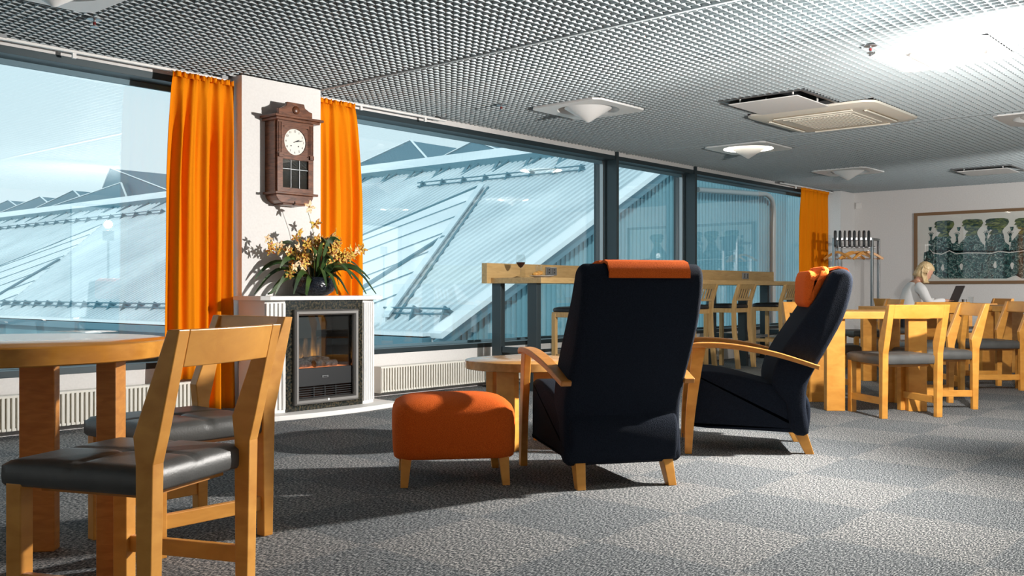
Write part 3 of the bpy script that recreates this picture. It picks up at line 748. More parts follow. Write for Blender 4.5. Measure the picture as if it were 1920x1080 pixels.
stems = [((0, 0), (-.02, -.02, .40), (-.08, -.03, .50), 3), ((-.03, 0), (-.22, 0, .26), (-.37, .0, .30), 9), ((-.02, -.02), (-.12, -.05, .22), (-.24, -.08, .12), 12), ((.02, 0), (.10, -.02, .30), (.02, 0, .33), 14),
         ((.03, -.02), (.16, -.02, .32), (.27, 0, .22), 14), ((.04, 0), (.22, .02, .26), (.40, .02, .27), 13), ((-.02, .01), (-.08, -.02, .30), (-.15, 0, .36), 8), ((.03, .02), (.12, 0, .36), (.20, .0, .33), 9)]
for (bx_, by), mid, end, nb_ in stems:
    mid = (mid[0] * 1.12, mid[1], mid[2] * 1.18); end = (end[0] * 1.08, end[1], end[2] * 1.28)
    pts = smooth_open([(bx_, by, .1), ((bx_ + mid[0]) / 2, (by + mid[1]) / 2, .1 + (mid[2]) * .5), (mid[0], mid[1], mid[2]), (end[0], end[1], end[2])], 4)
    st = B().sweep(pts, (.004, .004), n=6).obj('flower_stem', M['stem'], PT, smooth=True)
    nb_ = int(nb_ * 1.5)
    for k in range(nb_):
        u = .45 + .55 * k / max(1, nb_ - 1); q = pts[min(len(pts) - 1, int(u * (len(pts) - 1)))]
        s = rnd.uniform(.032, .050)
        blossom(st, (q[0] + rnd.uniform(-.045, .045), min(.12, q[1] + rnd.uniform(-.05, .03)), q[2] + rnd.uniform(-.05, .05)), s, M['petal'] if rnd.random() < .75 else M['petalpale'])

# ------------------------------------------------------------------ dining chairs
def make_chair(label, loc, rz):
    t = thing('dining_chair', loc, rz, label, 'chair', 'birch dining chairs with grey seats')
    wl_, dp = .045, .040
    for sy in (-1, 1):
        y0, y1 = (sy * .215 - wl_ / 2, sy * .215 + wl_ / 2)
        poly = [(-.235, 0), (-.235 + dp, 0), (-.232 + dp, .46), (-.224 + dp, .53), (-.288, .802), (-.324, .802), (-.262, .53), (-.244, .46)]
        B().prism(poly, 'y', y0, y1).obj('leg', M['wood'], t, bevel=.003)
        B().box(.185, .235, sy * .205 - .022, sy * .205 + .022, 0, .385).obj('leg', M['wood'], t, bevel=.003)
        B().box(-.2, .19, sy * .212 - .012, sy * .212 + .012, .095, .145).obj('stretcher', M['wood'], t, bevel=.003)
    # curved top rail
    rings = []
    for k in range(13):
        y = -.1925 + .385 * k / 12; q = -.014 * math.cos(PI * y / .385)
        rings.append([(-.3015 + q, y, .705), (-.2735 + q, y, .705), (-.2955 + q, y, .8015), (-.3235 + q, y, .8015)])
    B().loft(rings).obj('top_rail', M['wood'], t, bevel=.003)
    B().box(-.17, .17, -.17, .17, .358, .385).obj('seat_frame', M['wood_dark'], t)
    # padded seat: four stitched quarters
    N = 28; bm = bmesh.new(); top = []; hw = .227
    def P(i, j):
        u, v_ = -1 + 2 * i / N, -1 + 2 * j / N
        x = .02 + u * .228; y = v_ * hw
        e = max(abs(u), abs(v_)); z = .448 - .016 * max(0, (e - .86) / .14) ** 2
        z += .004 * (1 - u * u) * (1 - v_ * v_)
        z -= .007 * (math.exp(-(u / .05) ** 2) + math.exp(-(v_ / .05) ** 2))
        z -= .010 * math.exp(-((u / .10) ** 2 + (v_ / .10) ** 2))
        return (x, y, z)
    G = [[bm.verts.new(P(i, j)) for j in range(N + 1)] for i in range(N + 1)]
    for i in range(N):
        for j in range(N): bm.faces.new((G[i][j], G[i + 1][j], G[i + 1][j + 1], G[i][j + 1]))
    rim = [G[i][0] for i in range(N + 1)] + [G[N][j] for j in range(1, N + 1)] + [G[i][N] for i in range(N - 1, -1, -1)] + [G[0][j] for j in range(N - 1, 0, -1)]
    prev = rim
    for dz, ins in ((.405, 1.006), (.385, 1.0), (.377, .975)):
        cur = [bm.verts.new((.02 + (v.co.x - .02) * ins, v.co.y * ins, dz)) for v in rim]
        for k in range(len(rim)): bm.faces.new((prev[k], prev[(k + 1) % len(rim)], cur[(k + 1) % len(rim)], cur[k]))
        prev = cur
    bm.faces.new(prev)
    b = B(); b.bm.free(); b.bm = bm; b.obj('seat', M['leather'], t, smooth=True, angle=60)
    return t
CG = 'birch dining chairs with grey seats'
c0 = make_chair('near birch chair with grey leather seat, largest chair in the photo', (1.374, 2.609, 0), R(113))
for lab, x, y, a in (
        ('birch chair at the far side of the round table, beside the fireplace', 1.888, 3.259, 180.9),
        ('birch chair with its back to us, nearest of the group on the right', 7.178, 2.572, 52.5),
        ('birch chair just right of the nearest right-hand chair, facing left', 7.904, 2.516, 130),
        ('birch chair half hidden behind the side-on navy armchair', 7.997, 3.459, -133.2),
        ('birch chair facing left near the right edge of the photo', 9.66, 2.61, 130),
        ('birch chair back seen just below the laptop', 9.04, 2.95, 44),
        ('birch chair cut by the right edge of the photo', 9.795, 2.082, 41.1),
        ('lone birch chair with dark rail below the coat rack', 11.135, 4.273, 131.1),
        ('birch chair the blond person sits on', 12.39, 4.28, -48.9),
        ('birch chair across the table from the blond person', 13.0, 3.60, 131.1)):
    dup(c0, (x, y, 0), R(a), lab)

# ------------------------------------------------------------------ tables
def square_table(label, x, y, a):
    t = thing('dining_table', (x, y, 0), R(a), label, 'table', 'square birch tables')
    B().box(-.375, .375, -.375, .375, .690, .745).obj('tabletop', M['wood'], t, bevel=.004)
    for sx in (-1, 1):
        for sy in (-1, 1): B().box(sx * .295 - .042, sx * .295 + .042, sy * .30 - .068, sy * .30 + .068, 0, .69).obj('leg', M['wood'], t, bevel=.004)
    return t
tb = square_table('square birch table with the nearest right-hand chair tucked in', 7.528, 2.931, 41.1 - 3)
for lab, x, y, a in (('square birch table behind the chairs, left of the right-edge chair', 9.665, 3.296, 41.1),
                     ('square birch table at the right, its thick leg beside a black bag', 11.30, 2.90, 41.1),
                     ('square birch table mostly cut by the right edge of the photo', 10.60, 2.29, 41.1),
                     ('square birch table with the laptop on it', 12.771, 3.843, 41.1)):
    dup(tb, (x, y, 0), R(a), lab)
t = thing('dining_table', (1.247, 3.211, 0), R(10), 'round birch table at the left edge of the photo', 'table')
B().lathe([(.485, .690), (.49, .694), (.49, .741), (.485, .745)], n=96).obj('tabletop', noisy(mat('table_veneer', rough=.16), (.58, .23, .035), (.76, .34, .06), (3, 12, 12), 2, 5), t, smooth=True)
for a in (38, 128, 218, 308):
    l = B().box(.30, .36, -.058, .058, 0, .69).obj('leg', M['wood_dark'], t, bevel=.004); l.rotation_euler = (0, 0, R(a))
t = thing('coffee_table', (4.323, 3.66, 0), 0, 'low round birch side table behind the navy armchair', 'table')
B().lathe([(.352, .452), (.357, .456), (.357, .498), (.352, .502)], n=80).obj('tabletop', noisy(mat('side_table_veneer', rough=.2), (.50, .24, .07), (.66, .34, .11), (3, 12, 12), 2, 5), t, smooth=True)
for a in (11, 101, 191, 281):
    l = B().box(.19, .24, -.06, .06, 0, .452).obj('leg', M['wood'], t, bevel=.004); l.rotation_euler = (0, 0, R(a))

# ------------------------------------------------------------------ armchairs
def make_armchair(label, loc, rz):
    t = thing('armchair', loc, rz, label, 'armchair', 'high-backed navy armchairs')
    seat = [(.60, .14), (.625, .18), (.620, .40), (.60, .445), (.50, .450), (.357, .425), (.20, .385), (.05, .36), (-.01, .28), (-.005, .14), (.03, .118), (.30, .128)]
    B().round_prism(smooth_closed(seat, 4), .53, .022).obj('seat', M['navy'], t, smooth=True, angle=50)
    back = [(.0, .118), (.012, .265), (.006, .38), (-.035, .472), (-.10, .587), (-.184, .748), (-.226, .886), (-.235, .965), (-.215, 1.005), (-.175, 1.018), (-.12, .995), (-.085, .93), (-.035, .84), (.065, .69), (.145, .564), (.190, .449), (.188, .36), (.125, .285), (.09, .125)]
    B().round_prism(smooth_closed(back, 3), .572, .030).obj('backrest', M['navy'], t, smooth=True, angle=50)
    B().box(-.004, .0, -.288, -.286, .20, .235).obj('maker_tag', M['black'], t)
    for sy in (-1, 1):
        path = smooth_open([(.655, sy * .305, .585), (.60, sy * .308, .600), (.45, sy * .312, .598), (.30, sy * .312, .578), (.15, sy * .308, .545), (-.05, sy * .300, .482)], 4)
        n = len(path); B().sweep(path, [(.052 + .012 * math.sin(PI * i / (n - 1)), .024 + .006 * math.sin(PI * i / (n - 1))) for i in range(n)]).obj('armrest', M['wood_dark'], t, bevel=.005)
        lp = smooth_open([(.590, sy * .303, .590), (.615, sy * .303, .42), (.640, sy * .303, .2), (.650, sy * .303, 0)], 4); n = len(lp)
        B().sweep(lp, [(.036, .072 - .034 * i / (n - 1)) for i in range(n)], up=(1, 0, 0)).obj('front_leg', M['wood'], t, bevel=.004)
        B().loft([[(.005, sy * .215 - .025, .125), (.075, sy * .215 - .025, .125), (.075, sy * .215 + .025, .125), (.005, sy * .215 + .025, .125)],
                  [(-.035, sy * .222 - .02, 0), (.012, sy * .222 - .02, 0), (.012, sy * .222 + .02, 0), (-.035, sy * .222 + .02, 0)]]).obj('rear_leg', M['wood'], t, bevel=.003)
    pil = [(.036, .90), (.036, .835), (.006, .805), (-.03, .83), (-.06, .90), (-.095, .98), (-.10, 1.02), (-.072, 1.036), (-.042, 1.018), (-.022, 1.006), (.012, 1.01), (.032, .97)]
    p = B().round_prism(smooth_closed([(a - .025, b_) for a, b_ in pil], 4), .42, .05).obj('neck_pillow', M['orange'], t, smooth=True, angle=60)
    fp_ = [(-.06, 1.000), (-.09, 1.034), (-.13, 1.026), (-.18, 1.036), (-.222, 1.025), (-.248, .985), (-.246, .955), (-.236, .955), (-.237, .98), (-.216, 1.012), (-.178, 1.024), (-.13, 1.012), (-.09, 1.004), (-.065, .985)]
    B().prism(fp_, 'y', -.21, .17).obj('pillow_flap', M['orange'], t, smooth=True, angle=60)
    return t
A1 = make_armchair('navy high-backed armchair seen from behind, orange flap over its top', (3.71, 2.547, 0), R(56.2))
dup(A1, (5.304, 2.424, 0), R(123.1), 'navy high-backed armchair seen side-on, orange pillow facing left')

t = thing('footstool', (3.355, 3.311, 0), R(48.6), 'low orange upholstered footstool left of the navy armchair', 'footstool')
prof = [(-.245, .17), (-.24, .135), (-.20, .125), (.20, .125), (.24, .135), (.245, .17), (.245, .30), (.235, .345), (.18, .375), (.09, .392), (0, .397), (-.09, .392), (-.18, .375), (-.235, .345), (-.245, .30)]
# domed across both directions
bm = bmesh.new(); rings = []
def fs(u, v_):  # unit square -> rounded
    return u, v_
b = B(); lev = [(.95, .125), (.985, .132), (1.0, .16), (1.01, .24), (1.01, .31), (.992, .338), (.95, .363)]
def rr_ring(sc, z, dome=0):
    out = []
    for k in range(64):
        a = 2 * PI * (k + .5) / 64; c, s = math.cos(a), math.sin(a); e = (abs(c) ** 7 + abs(s) ** 7) ** (-1 / 7)
        out.append((c * e * .245 * sc, s * e * .285 * sc, z))
    return out
rings = [rr_ring(s_, z) for s_, z in lev] + [rr_ring(s_, z) for s_, z in ((.84, .381), (.7, .393), (.5, .402), (.3, .407), (.15, .409), (.04, .410))]
b.loft(rings).obj('cushion', M['orange'], t, smooth=True, angle=80); bm.free()
for sx in (-1, 1):
    for sy in (-1, 1):
        B().loft([[(sx * .20 + a, sy * .225 + b_, .13) for a, b_ in ((-.024, -.024), (.024, -.024), (.024, .024), (-.024, .024))],
                  [(sx * .222 + a, sy * .235 + b_, 0) for a, b_ in ((-.017, -.017), (.017, -.017), (.017, .017), (-.017, .017))]]).obj('leg', M['wood'], t, bevel=.002)

# ------------------------------------------------------------------ window bar and stools
t = thing('bar_counter', (6.65, 5.46, 0), 0, 'long oak window bar with upstand panel and dark steel legs', 'bar counter')
LB = 6.35
B().box(0, LB, 0, .60, .967, 1.018).obj('counter_top', M['oak'], t, bevel=.002)
pn_ = B().box(-.055, 5.75, .60, .665, .967, 1.155).obj('upstand_panel', M['oak'], t, bevel=.002)
for xx in (.06, 2.0, 3.98, 5.4, 6.2):
    fr = B()
    for yy in (.13, .56): fr.box(xx - .03, xx + .03, yy - .055, yy + .055, 0, .967)
    fr.box(xx - .02, xx + .02, .185, .50, .33, .385)
    fr.obj('steel_leg', M['steel'], t, bevel=.003)
B().box(.1, LB - .2, .545, .575, .30, .33).obj('foot_rail', M['steel'], t)
for xx in (.88, 4.92):
    s_ = B().box(xx - .085, xx + .085, .588, .60, 1.052, 1.132).obj('socket_plate', M['silver'], t, bevel=.002)
    for q in (-.04, .04):
        o = B().box(xx + q - .028, xx + q + .028, .584, .589, 1.064, 1.12).obj('socket', M['pew'], s_)
        B().cyl((xx + q, .5835, 1.078), (xx + q, .589, 1.078), .008).cyl((xx + q, .5835, 1.106), (xx + q, .589, 1.106), .008).obj('socket_holes', M['black'], s_)

def make_stool(label, x):
    t = thing('bar_stool', (x, 5.66, 0), R(90), label, 'bar stool', 'oak bar stools along the window bar')
    for sy in (-1, 1):
        y0, y1 = sy * .19 - .02, sy * .19 + .02
        poly = [(-.285, 0), (-.235, 0), (-.185, .45), (-.18, .66), (-.19, .78), (-.255, .975), (-.295, .975), (-.235, .78), (-.225, .66), (-.232, .45)]
        B().prism(poly, 'y', y0, y1).obj('leg', M['oak_v'], t, bevel=.003)
        B().box(.14, .185, sy * .185 - .02, sy * .185 + .02, 0, .68).obj('leg', M['oak_v'], t, bevel=.003)
        B().box(-.22, .15, sy * .187 - .011, sy * .187 + .011, .255, .295).obj('side_stretcher', M['oak_v'], t)
    B().box(.145, .17, -.17, .17, .30, .335).obj('foot_bar', M['silver'], t)
    B().box(-.225, -.20, -.17, .17, .27, .31).obj('rear_stretcher', M['oak_v'], t)
    B().box(-.195, .185, -.20, .20, .645, .695).obj('seat_frame', M['oak_v'], t, bevel=.003)
    rg = []
    for s_, z in ((.96, .695), (1, .705), (1, .722), (.96, .735), (.8, .745), (.4, .75), (.05, .751)):
        rg.append([(.0 + .20 * s_ * q[0], .208 * s_ * q[1], z) for q in [(math.cos(a) * (abs(math.cos(a)) ** 8 + abs(math.sin(a)) ** 8) ** (-1 / 8), math.sin(a) * (abs(math.cos(a)) ** 8 + abs(math.sin(a)) ** 8) ** (-1 / 8)) for a in [2 * PI * (k + .5) / 40 for k in range(40)]]])
    B().loft(rg).obj('seat_pad', M['black_pad'], t, smooth=True)
    B().loft([[(-.265 - .012 * math.cos(PI * y / .4), y, .918), (-.245 - .012 * math.cos(PI * y / .4), y, .918), (-.266 - .012 * math.cos(PI * y / .4), y, .978), (-.286 - .012 * math.cos(PI * y / .4), y, .978)] for y in [-.19 + .38 * k / 8 for k in range(9)]]).obj('top_rail', M['oak'], t, bevel=.002)
    B().box(-.232, -.212, -.175, .175, .785, .81).obj('lower_rail', M['oak'], t)
    for k in range(6):
        y = -.14 + .056 * k
        B().sweep([(-.222, y, .80), (-.262, y, .925)], (.022, .010), up=(1, 0, 0)).obj('slat', M['oak_v'], t)
    return t
s0 = make_stool('oak bar stool mostly hidden behind the navy armchair, only its left edge showing', 7.48)
for lab, x in (('oak bar stool just right of the big navy armchair', 9.43), ('middle oak bar stool between the two navy armchairs', 10.34), ('oak bar stool right next to the orange-pillowed armchair', 11.54)):
    dup(s0, (x, 5.66, 0), R(90), lab)

# things on the bar
t = thing('wine_glass', (6.84, 5.86, 1.018), 0, 'stemmed glass with dark red wine on the window bar', 'glass')
B().lathe([(.034, 0), (.034, .002), (.005, .006), (.004, .085), (.02, .10), (.040, .13), (.044, .155), (.040, .19), (.034, .215), (.033, .215), (.039, .19), (.043, .155), (.039, .132), (.019, .103), (.001, .09)], n=32).obj('bowl_and_stem', M['clear'], t, smooth=True)
B().lathe([(.001, .093), (.018, .104), (.038, .132), (.0415, .145), (.001, .145)], n=32).obj('wine', M['wine'], t, smooth=True)
tag(B().lathe([(.028, 0), (.034, .12), (.032, .12), (.027, .006), (.001, .006)], n=28).obj('tumbler', M['clear'], None, smooth=True), 'clear straight drinking glass beside the wine glass', 'glass').location = (7.03, 5.80, 1.018)
tag(B().lathe([(.05, 0), (.06, .003), (.10, .014), (.115, .018), (.114, .021), (.06, .008), (.001, .008)], n=36).obj('plate', M['china'], None, smooth=True), 'white plate with bread on the window bar', 'plate').location = (6.95, 5.70, 1.018)
pb = B(); 
for k in range(3): pb.ell((-.05 + .035 * k, .01 * k, .03 + .006 * k), (.045, .032, .022), 14, 8)
tag(pb.obj('bread', M['food'], None, smooth=True), 'golden bread slices on the white plate', 'food').location = (6.92, 5.70, 1.022)

# ------------------------------------------------------------------ coat rack
cr_ = (14.10, 5.36)
t = thing('coat_rack', (14.10, 5.45, 0), 0, 'grey steel coat rack frame against the end wall', 'coat rack')
cn = [(-.46, .22), (-.37, -.02 + .14), (-.15, -.13), (-.04, -.26)]
cn = [(13.60 - 14.10, 5.72 - 5.45), (13.90 - 14.10, 5.80 - 5.45), (13.95 - 14.10, 5.30 - 5.45), (14.28 - 14.10, 5.33 - 5.45)]
for (a, b_) in cn: B().box(a - .018, a + .018, b_ - .018, b_ + .018, 0, 1.66).obj('post', M['silver'], t, bevel=.003)
q = B()
for i, j in ((0, 1), (1, 3), (3, 2), (2, 0)):
    q.sweep([(cn[i][0], cn[i][1], 1.645), (cn[j][0], cn[j][1], 1.645)], (.03, .03)); q.sweep([(cn[i][0], cn[i][1], .12), (cn[j][0], cn[j][1], .12)], (.025, .025))
q.obj('frame_bars', M['silver'], t)
q = B().loft([[(cn[i][0], cn[i][1], z) for i in (0, 1, 3, 2)] for z in (1.628, 1.636)]); q.obj('hat_shelf', M['pew'], t)
rail0 = ((cn[0][0] + cn[1][0]) / 2, (cn[0][1] + cn[1][1]) / 2); rail1 = ((cn[2][0] + cn[3][0]) / 2, (cn[2][1] + cn[3][1]) / 2)
B().cyl((rail0[0], rail0[1], 1.53), (rail1[0], rail1[1], 1.53), .012).obj('hanging_rail', M['silver'], t, smooth=True)
for k in range(8):
    u = (k + .5) / 8; x = cn[0][0] + (cn[2][0] - cn[0][0]) * u; y = cn[0][1] + (cn[2][1] - cn[0][1]) * u
    hk = B().round_prism(smooth_closed([(-.012, 1.54), (.012, 1.54), (.014, 1.62), (.016, 1.74), (0, 1.765), (-.016, 1.74), (-.014, 1.62)], 3), .035, .008).obj('coat_peg', M['black'], t, smooth=True)
    hk.location = (x - .03, y, 0); hk.rotation_euler = (0, 0, R(60) + .5 * (k % 3))
def hanger(x, y, a, label):
    t = thing('coat_hanger', (x, y, 1.53), a, label, 'coat hanger', 'wooden hangers on the coat rack')
    B().sweep(smooth_open([(0, 0, -.07), (0, 0, -.03), (0, .018, -.01), (0, .02, .012), (0, 0, .024), (0, -.016, .014)], 3), (.005, .005), n=6).obj('hook', M['silver'], t)
    B().sweep(smooth_open([(0, -.22, -.17), (0, -.12, -.11), (0, -.03, -.075), (0, .03, -.075), (0, .12, -.11), (0, .22, -.17)], 4), (.014, .034)).obj('shoulders', M['wood'], t, bevel=.003)
    B().cyl((0, -.20, -.168), (0, .20, -.168), .005, 8).obj('trouser_bar', M['wood_dark'], t)
for k, (u, a) in enumerate(((.05, R(-10)), (.42, R(60)), (.55, R(20)), (.70, R(75)), (.82, R(40)))):
    hanger(t.location.x + rail0[0] + (rail1[0] - rail0[0]) * u if False else 14.10 + rail0[0] + (rail1[0] - rail0[0]) * u, 5.45 + rail0[1] + (rail1[1] - rail0[1]) * u, a,
           ['wooden coat hanger hanging alone at the left end of the rack', 'wooden coat hanger leftmost in the bunch on the rack', 'wooden coat hanger in the middle of the bunch on the rack', 'wooden coat hanger second from the right on the rack', 'wooden coat hanger nearest the rack\'s right post'][k])

# thermostat on the corner wall
tag(B().box(XW - .03, XW, 5.98, 6.06, 2.20, 2.30).obj('wall_sensor', M['white'], None, bevel=.004), 'small white box sensor high in the far wall corner', 'sensor')

# ------------------------------------------------------------------ framed print
PX = 15.3
t = thing('framed_print', (PX, 5.157, 0), 0, 'large framed dark green print of profile heads on the end wall', 'picture')
WD = 2.62
def zt_(u): return 2.085
f = B(); 
f.box(-.035, -.002, -.05, 0, 1.0, 2.085).box(-.035, -.002, -WD, -WD + .05, 1.0, 2.085).box(-.035, -.002, -WD + .05, -.05, 2.04, 2.085).box(-.035, -.002, -WD + .05, -.05, 1.0, 1.045)
f.obj('frame', M['frame_wood'], t, bevel=.003)
B().box(-.016, -.002, -WD + .05, -.05, 1.045, 2.04).obj('mount', M['mat_board'], t)
B().box(-.030, -.027, -WD + .05, -.05, 1.045, 2.04).obj('picture_glass', M['clear'], t)
def art(polys, m, name, x0):
    b = B()
    for p in polys: b.prism([(-u, v) for u, v in p], 'x', x0 - .0012, x0)
    return b.obj(name, m, t)
base = [(.224, 1.507), (.30, 1.51), (.42, 1.515), (.6, 1.50), (1.0, 1.49), (1.4, 1.48), (1.787, 1.47), (2.2, 1.5), (2.42, 1.47), (2.45, 1.30), (2.40, 1.1), (1.5, 1.075), (1.42, 1.12), (1.30, 1.075), (.379, 1.081), (.33, 1.12), (.276, 1.156), (.119, 1.239), (.15, 1.30), (.139, 1.374), (.146, 1.482)]
tor = [[(.315, 1.72), (.513, 1.726), (.608, 1.629), (.658, 1.588), (.658, 1.469), (.211, 1.48), (.211, 1.656), (.276, 1.667)],
       [(.758, 1.723), (.906, 1.724), (.955, 1.618), (1.004, 1.564), (1.004, 1.46), (.658, 1.469), (.658, 1.601), (.721, 1.665)],
       [(1.1, 1.73), (1.256, 1.73), (1.279, 1.607), (1.338, 1.554), (1.338, 1.451), (1.004, 1.46), (1.016, 1.603)],
       [(1.455, 1.716), (1.617, 1.71), (1.686, 1.594), (1.731, 1.441), (1.338, 1.451), (1.362, 1.604)]]
tor.append([(u + .42, v) for u, v in tor[3]])
HEAD = [(0, .80), (.05, .93), (.2, 1), (.75, 1), (.95, .93), (1, .75), (.93, .55), (.8, .38), (.72, .2), (.74, 0), (.15, 0), (.22, .16), (.31, .28), (.20, .31), (.13, .35), (.16, .40), (.08, .43), (.13, .47), (.07, .50), (.13, .555), (-.02, .60), (.07, .72)]
def head_at(u0, u1, v0, v1): return [(u0 + (u1 - u0) * a, v0 + (v1 - v0) * b_) for a, b_ in HEAD]
art([base] + tor, M['print'], 'print_ground', -.0165)
art([head_at(.296, .585, 1.71, 1.953), head_at(.69, .985, 1.715, 1.955), head_at(1.01, 1.335, 1.72, 1.952), head_at(1.403, 1.70, 1.71, 1.94), head_at(1.82, 2.12, 1.71, 1.94)], M['printhead'], 'print_heads', -.0172)
def blob(u, v, a, b_, n=14, s=0): return [(u + a * math.cos(2 * PI * k / n) * (1 + .25 * math.sin(3 * 2 * PI * k / n + s)), v + b_ * math.sin(2 * PI * k / n)) for k in range(n)]
art([blob(u, v, .022, .05, s=u * 9) for u, v in ((.418, 1.248), (.683, 1.257), (1.148, 1.275), (1.374, 1.258), (1.75, 1.26))] + [blob(u, v, .04, .045, s=u) for u, v in ((.57, 1.65), (.985, 1.66), (1.33, 1.67))], M['mat_board'], 'print_gaps', -.0176)
zg = [(.237, 1.53), (.276, 1.479), (.405, 1.455), (.513, 1.506), (.608, 1.457), (.758, 1.466), (.906, 1.462), (1.1, 1.451), (1.196, 1.478), (1.338, 1.457), (1.525, 1.476), (1.75, 1.45), (2.1, 1.48)]
art([zg + [(u, v - .014) for u, v in zg[::-1]]], M['mat_board'], 'print_line', -.0176)
hands = []
for u, v in ((.25, 1.735), (.621, 1.715), (1.028, 1.72), (1.35, 1.70)):
    hands.append(blob(u, v, .022, .028))
    for k in range(5):
        a = R(40 + 25 * k); hands.append([(u + .015 * math.cos(a - .2), v + .02 * math.sin(a - .2)), (u + .055 * math.cos(a - .06), v + .06 * math.sin(a - .06)), (u + .055 * math.cos(a + .06), v + .06 * math.sin(a + .06)), (u + .015 * math.cos(a + .2), v + .02 * math.sin(a + .2))])
    hands.append([(u - .012, v - .02), (u + .012, v - .02), (u + .02, v - .1), (u - .02, v - .1)])
for u, v in ((.237, 1.835), (.646, 1.815), (1.06, 1.795), (1.37, 1.79)):
    hands.append([(u - .028, v + .03), (u + .028, v + .03), (u + .015, v - .02), (u + .003, v - .03), (u - .003, v - .03), (u - .015, v - .02)])
art(hands, M['print'], 'print_hands', -.0182)

# ------------------------------------------------------------------ person at the laptop
def skin_mesh(name, chains, m, parent, sub=2):
    me = bpy.data.meshes.new(name); vs = []; es = []; rad = []; idx = {}
    def vid(p, r):
        k = tuple(round(c, 4) for c in p)
        if k not in idx: idx[k] = len(vs); vs.append(k); rad.append(r)
        return idx[k]
    for ch in chains:
        pr = None
        for (*p, r) in ch:
            i = vid(p, r)
            if pr is not None and i != pr: es.append((pr, i))
            pr = i
    me.from_pydata(vs, es, []); me.materials.append(m)
    o = bpy.data.objects.new(name, me); COL.objects.link(o); o.parent = parent
    md = o.modifiers.new('skin', 'SKIN'); md.use_smooth_shade = True
    for i, r in enumerate(rad):
        sv = me.skin_vertices[0].data[i]; sv.radius = (r, r) if not isinstance(r, tuple) else r
    me.skin_vertices[0].data[0].use_root = True
    s2 = o.modifiers.new('sub', 'SUBSURF'); s2.levels = sub; s2.render_levels = sub
    return o
P_ = thing('person', (12.39, 4.28, 0), R(-48.9), 'person with blond hair in a white sweater leaning over a laptop', 'person')
def side(sy):
    arm = [(.10, 0, .95, .075), (.11, sy * .10, .95, .065), (.12, sy * .185, .925, .048), (.16, sy * .23, .80, .040), (.21, sy * .235, .735, .036), (.33, sy * .19, .768, .029), (.43, sy * .12, .778, .021), (.455, sy * .11, .776, .022), (.485, sy * .10, .774, .024)]
    leg = [(0, 0, .50, .12), (.02, sy * .09, .50, .085), (.22, sy * .11, .51, .072), (.43, sy * .11, .50, .056), (.42, sy * .11, .30, .050), (.38, sy * .11, .09, .034), (.43, sy * .115, .045, .032), (.52, sy * .12, .03, .026)]
    return arm, leg
torso = [(0, 0, .50, .12), (.02, 0, .62, .115), (.05, 0, .78, .125), (.10, 0, .95, .075), (.135, 0, 1.01, .048), (.175, 0, 1.05, .050), (.215, 0, 1.10, .078), (.225, 0, 1.15, .080)]
ch = [torso]
for sy in (-1, 1):
    a, l = side(sy); ch += [a, l]
    hx, hy, hz = a[-1][:3]
    for k, (dy, L) in enumerate(((-.022, .062), (-.008, .070), (.007, .066), (.021, .052))):
        ch.append([(hx, hy, hz, .024), (hx + .02, hy + dy, hz + .002, .008), (hx + .02 + L * .5, hy + dy * 1.2, hz + .004, .0075), (hx + .02 + L, hy + dy * 1.3, hz - .010, .006)])
    ch.append([(hx - .030, hy + .01, hz + .002, .022) if False else a[-2], (hx - .005, hy - sy * .034, hz + .0, .009), (hx + .025, hy - sy * .045, hz - .006, .008)])
body = skin_mesh('body', ch, M['skin'], P_)
# face
hd = Vector((.232, 0, 1.135)); tilt = R(32)
def fp(x, y, z):
    return (hd.x + x * math.cos(tilt) + z * math.sin(tilt), y, hd.z - x * math.sin(tilt) + z * math.cos(tilt))
h = B(); rg = []
for (z, rx, ry, ox) in ((-.118, .022, .020, .055), (-.108, .040, .036, .045), (-.085, .062, .052, .028), (-.055, .078, .062, .014), (-.02, .088, .070, .006), (.02, .094, .075, 0), (.06, .090, .073, -.004), (.09, .070, .060, -.008), (.108, .035, .03, -.01), (.112, .008, .008, -.01)):
    rg.append([fp(ox + rx * math.cos(2 * PI * k / 24), ry * math.sin(2 * PI * k / 24), z) for k in range(24)])
h.loft(rg); h.loft([[fp(.080, -.010, .005), fp(.080, .010, .005), fp(.092, 0, .008)], [fp(.084, -.014, -.032), fp(.084, .014, -.032), fp(.108, 0, -.030)], [fp(.076, -.008, -.045), fp(.076, .008, -.045), fp(.088, 0, -.044)]])
for sy in (-1, 1): h.ell(fp(-.005, sy * .074, -.01), (.016, .008, .026), 10, 6)
hdo = h.obj('head', M['skin'], body, smooth=2)
e = B()
for sy in (-1, 1): e.ell(fp(.080, sy * .030, .004), (.010, .013, .006), 8, 6)
e.obj('eyes', M['black'], hdo); e = B().ell(fp(.082, 0, -.068), (.008, .022, .006), 8, 5).obj('mouth', mat('lips', (.45, .13, .12), .5), hdo)
hr = B(); rg = []
for (z, rx, ry, ox) in ((-.10, .050, .072, -.055), (-.06, .066, .080, -.045), (-.01, .066, .083, -.044), (.03, .084, .085, -.024), (.07, .100, .085, -.004), (.10, .080, .068, -.008), (.122, .045, .04, -.01), (.128, .01, .01, -.01)):
    rg.append([fp(ox + rx * math.cos(2 * PI * k / 24), ry * math.sin(2 * PI * k / 24), z) for k in range(24)])
hr.loft(rg)
for sy in (-1, 1):
    for k in range(5):
        s = sy; y0 = sy * (.072 + .004 * k)
        a = fp(-.07 + .016 * k, y0, .03); m_ = fp(-.055 + .016 * k, sy * .086, -.05)
        hr.sweep(smooth_open([a, m_, (m_[0] + .022, sy * (.082 - .004 * k), m_[2] - .07), (m_[0] + .045, sy * (.07 - .006 * k), m_[2] - .13 + .01 * k)], 3), [(.030, .022)] * 9 + [(.008, .006)], n=8)
hr.obj('hair', M['hair'], body, smooth=2)
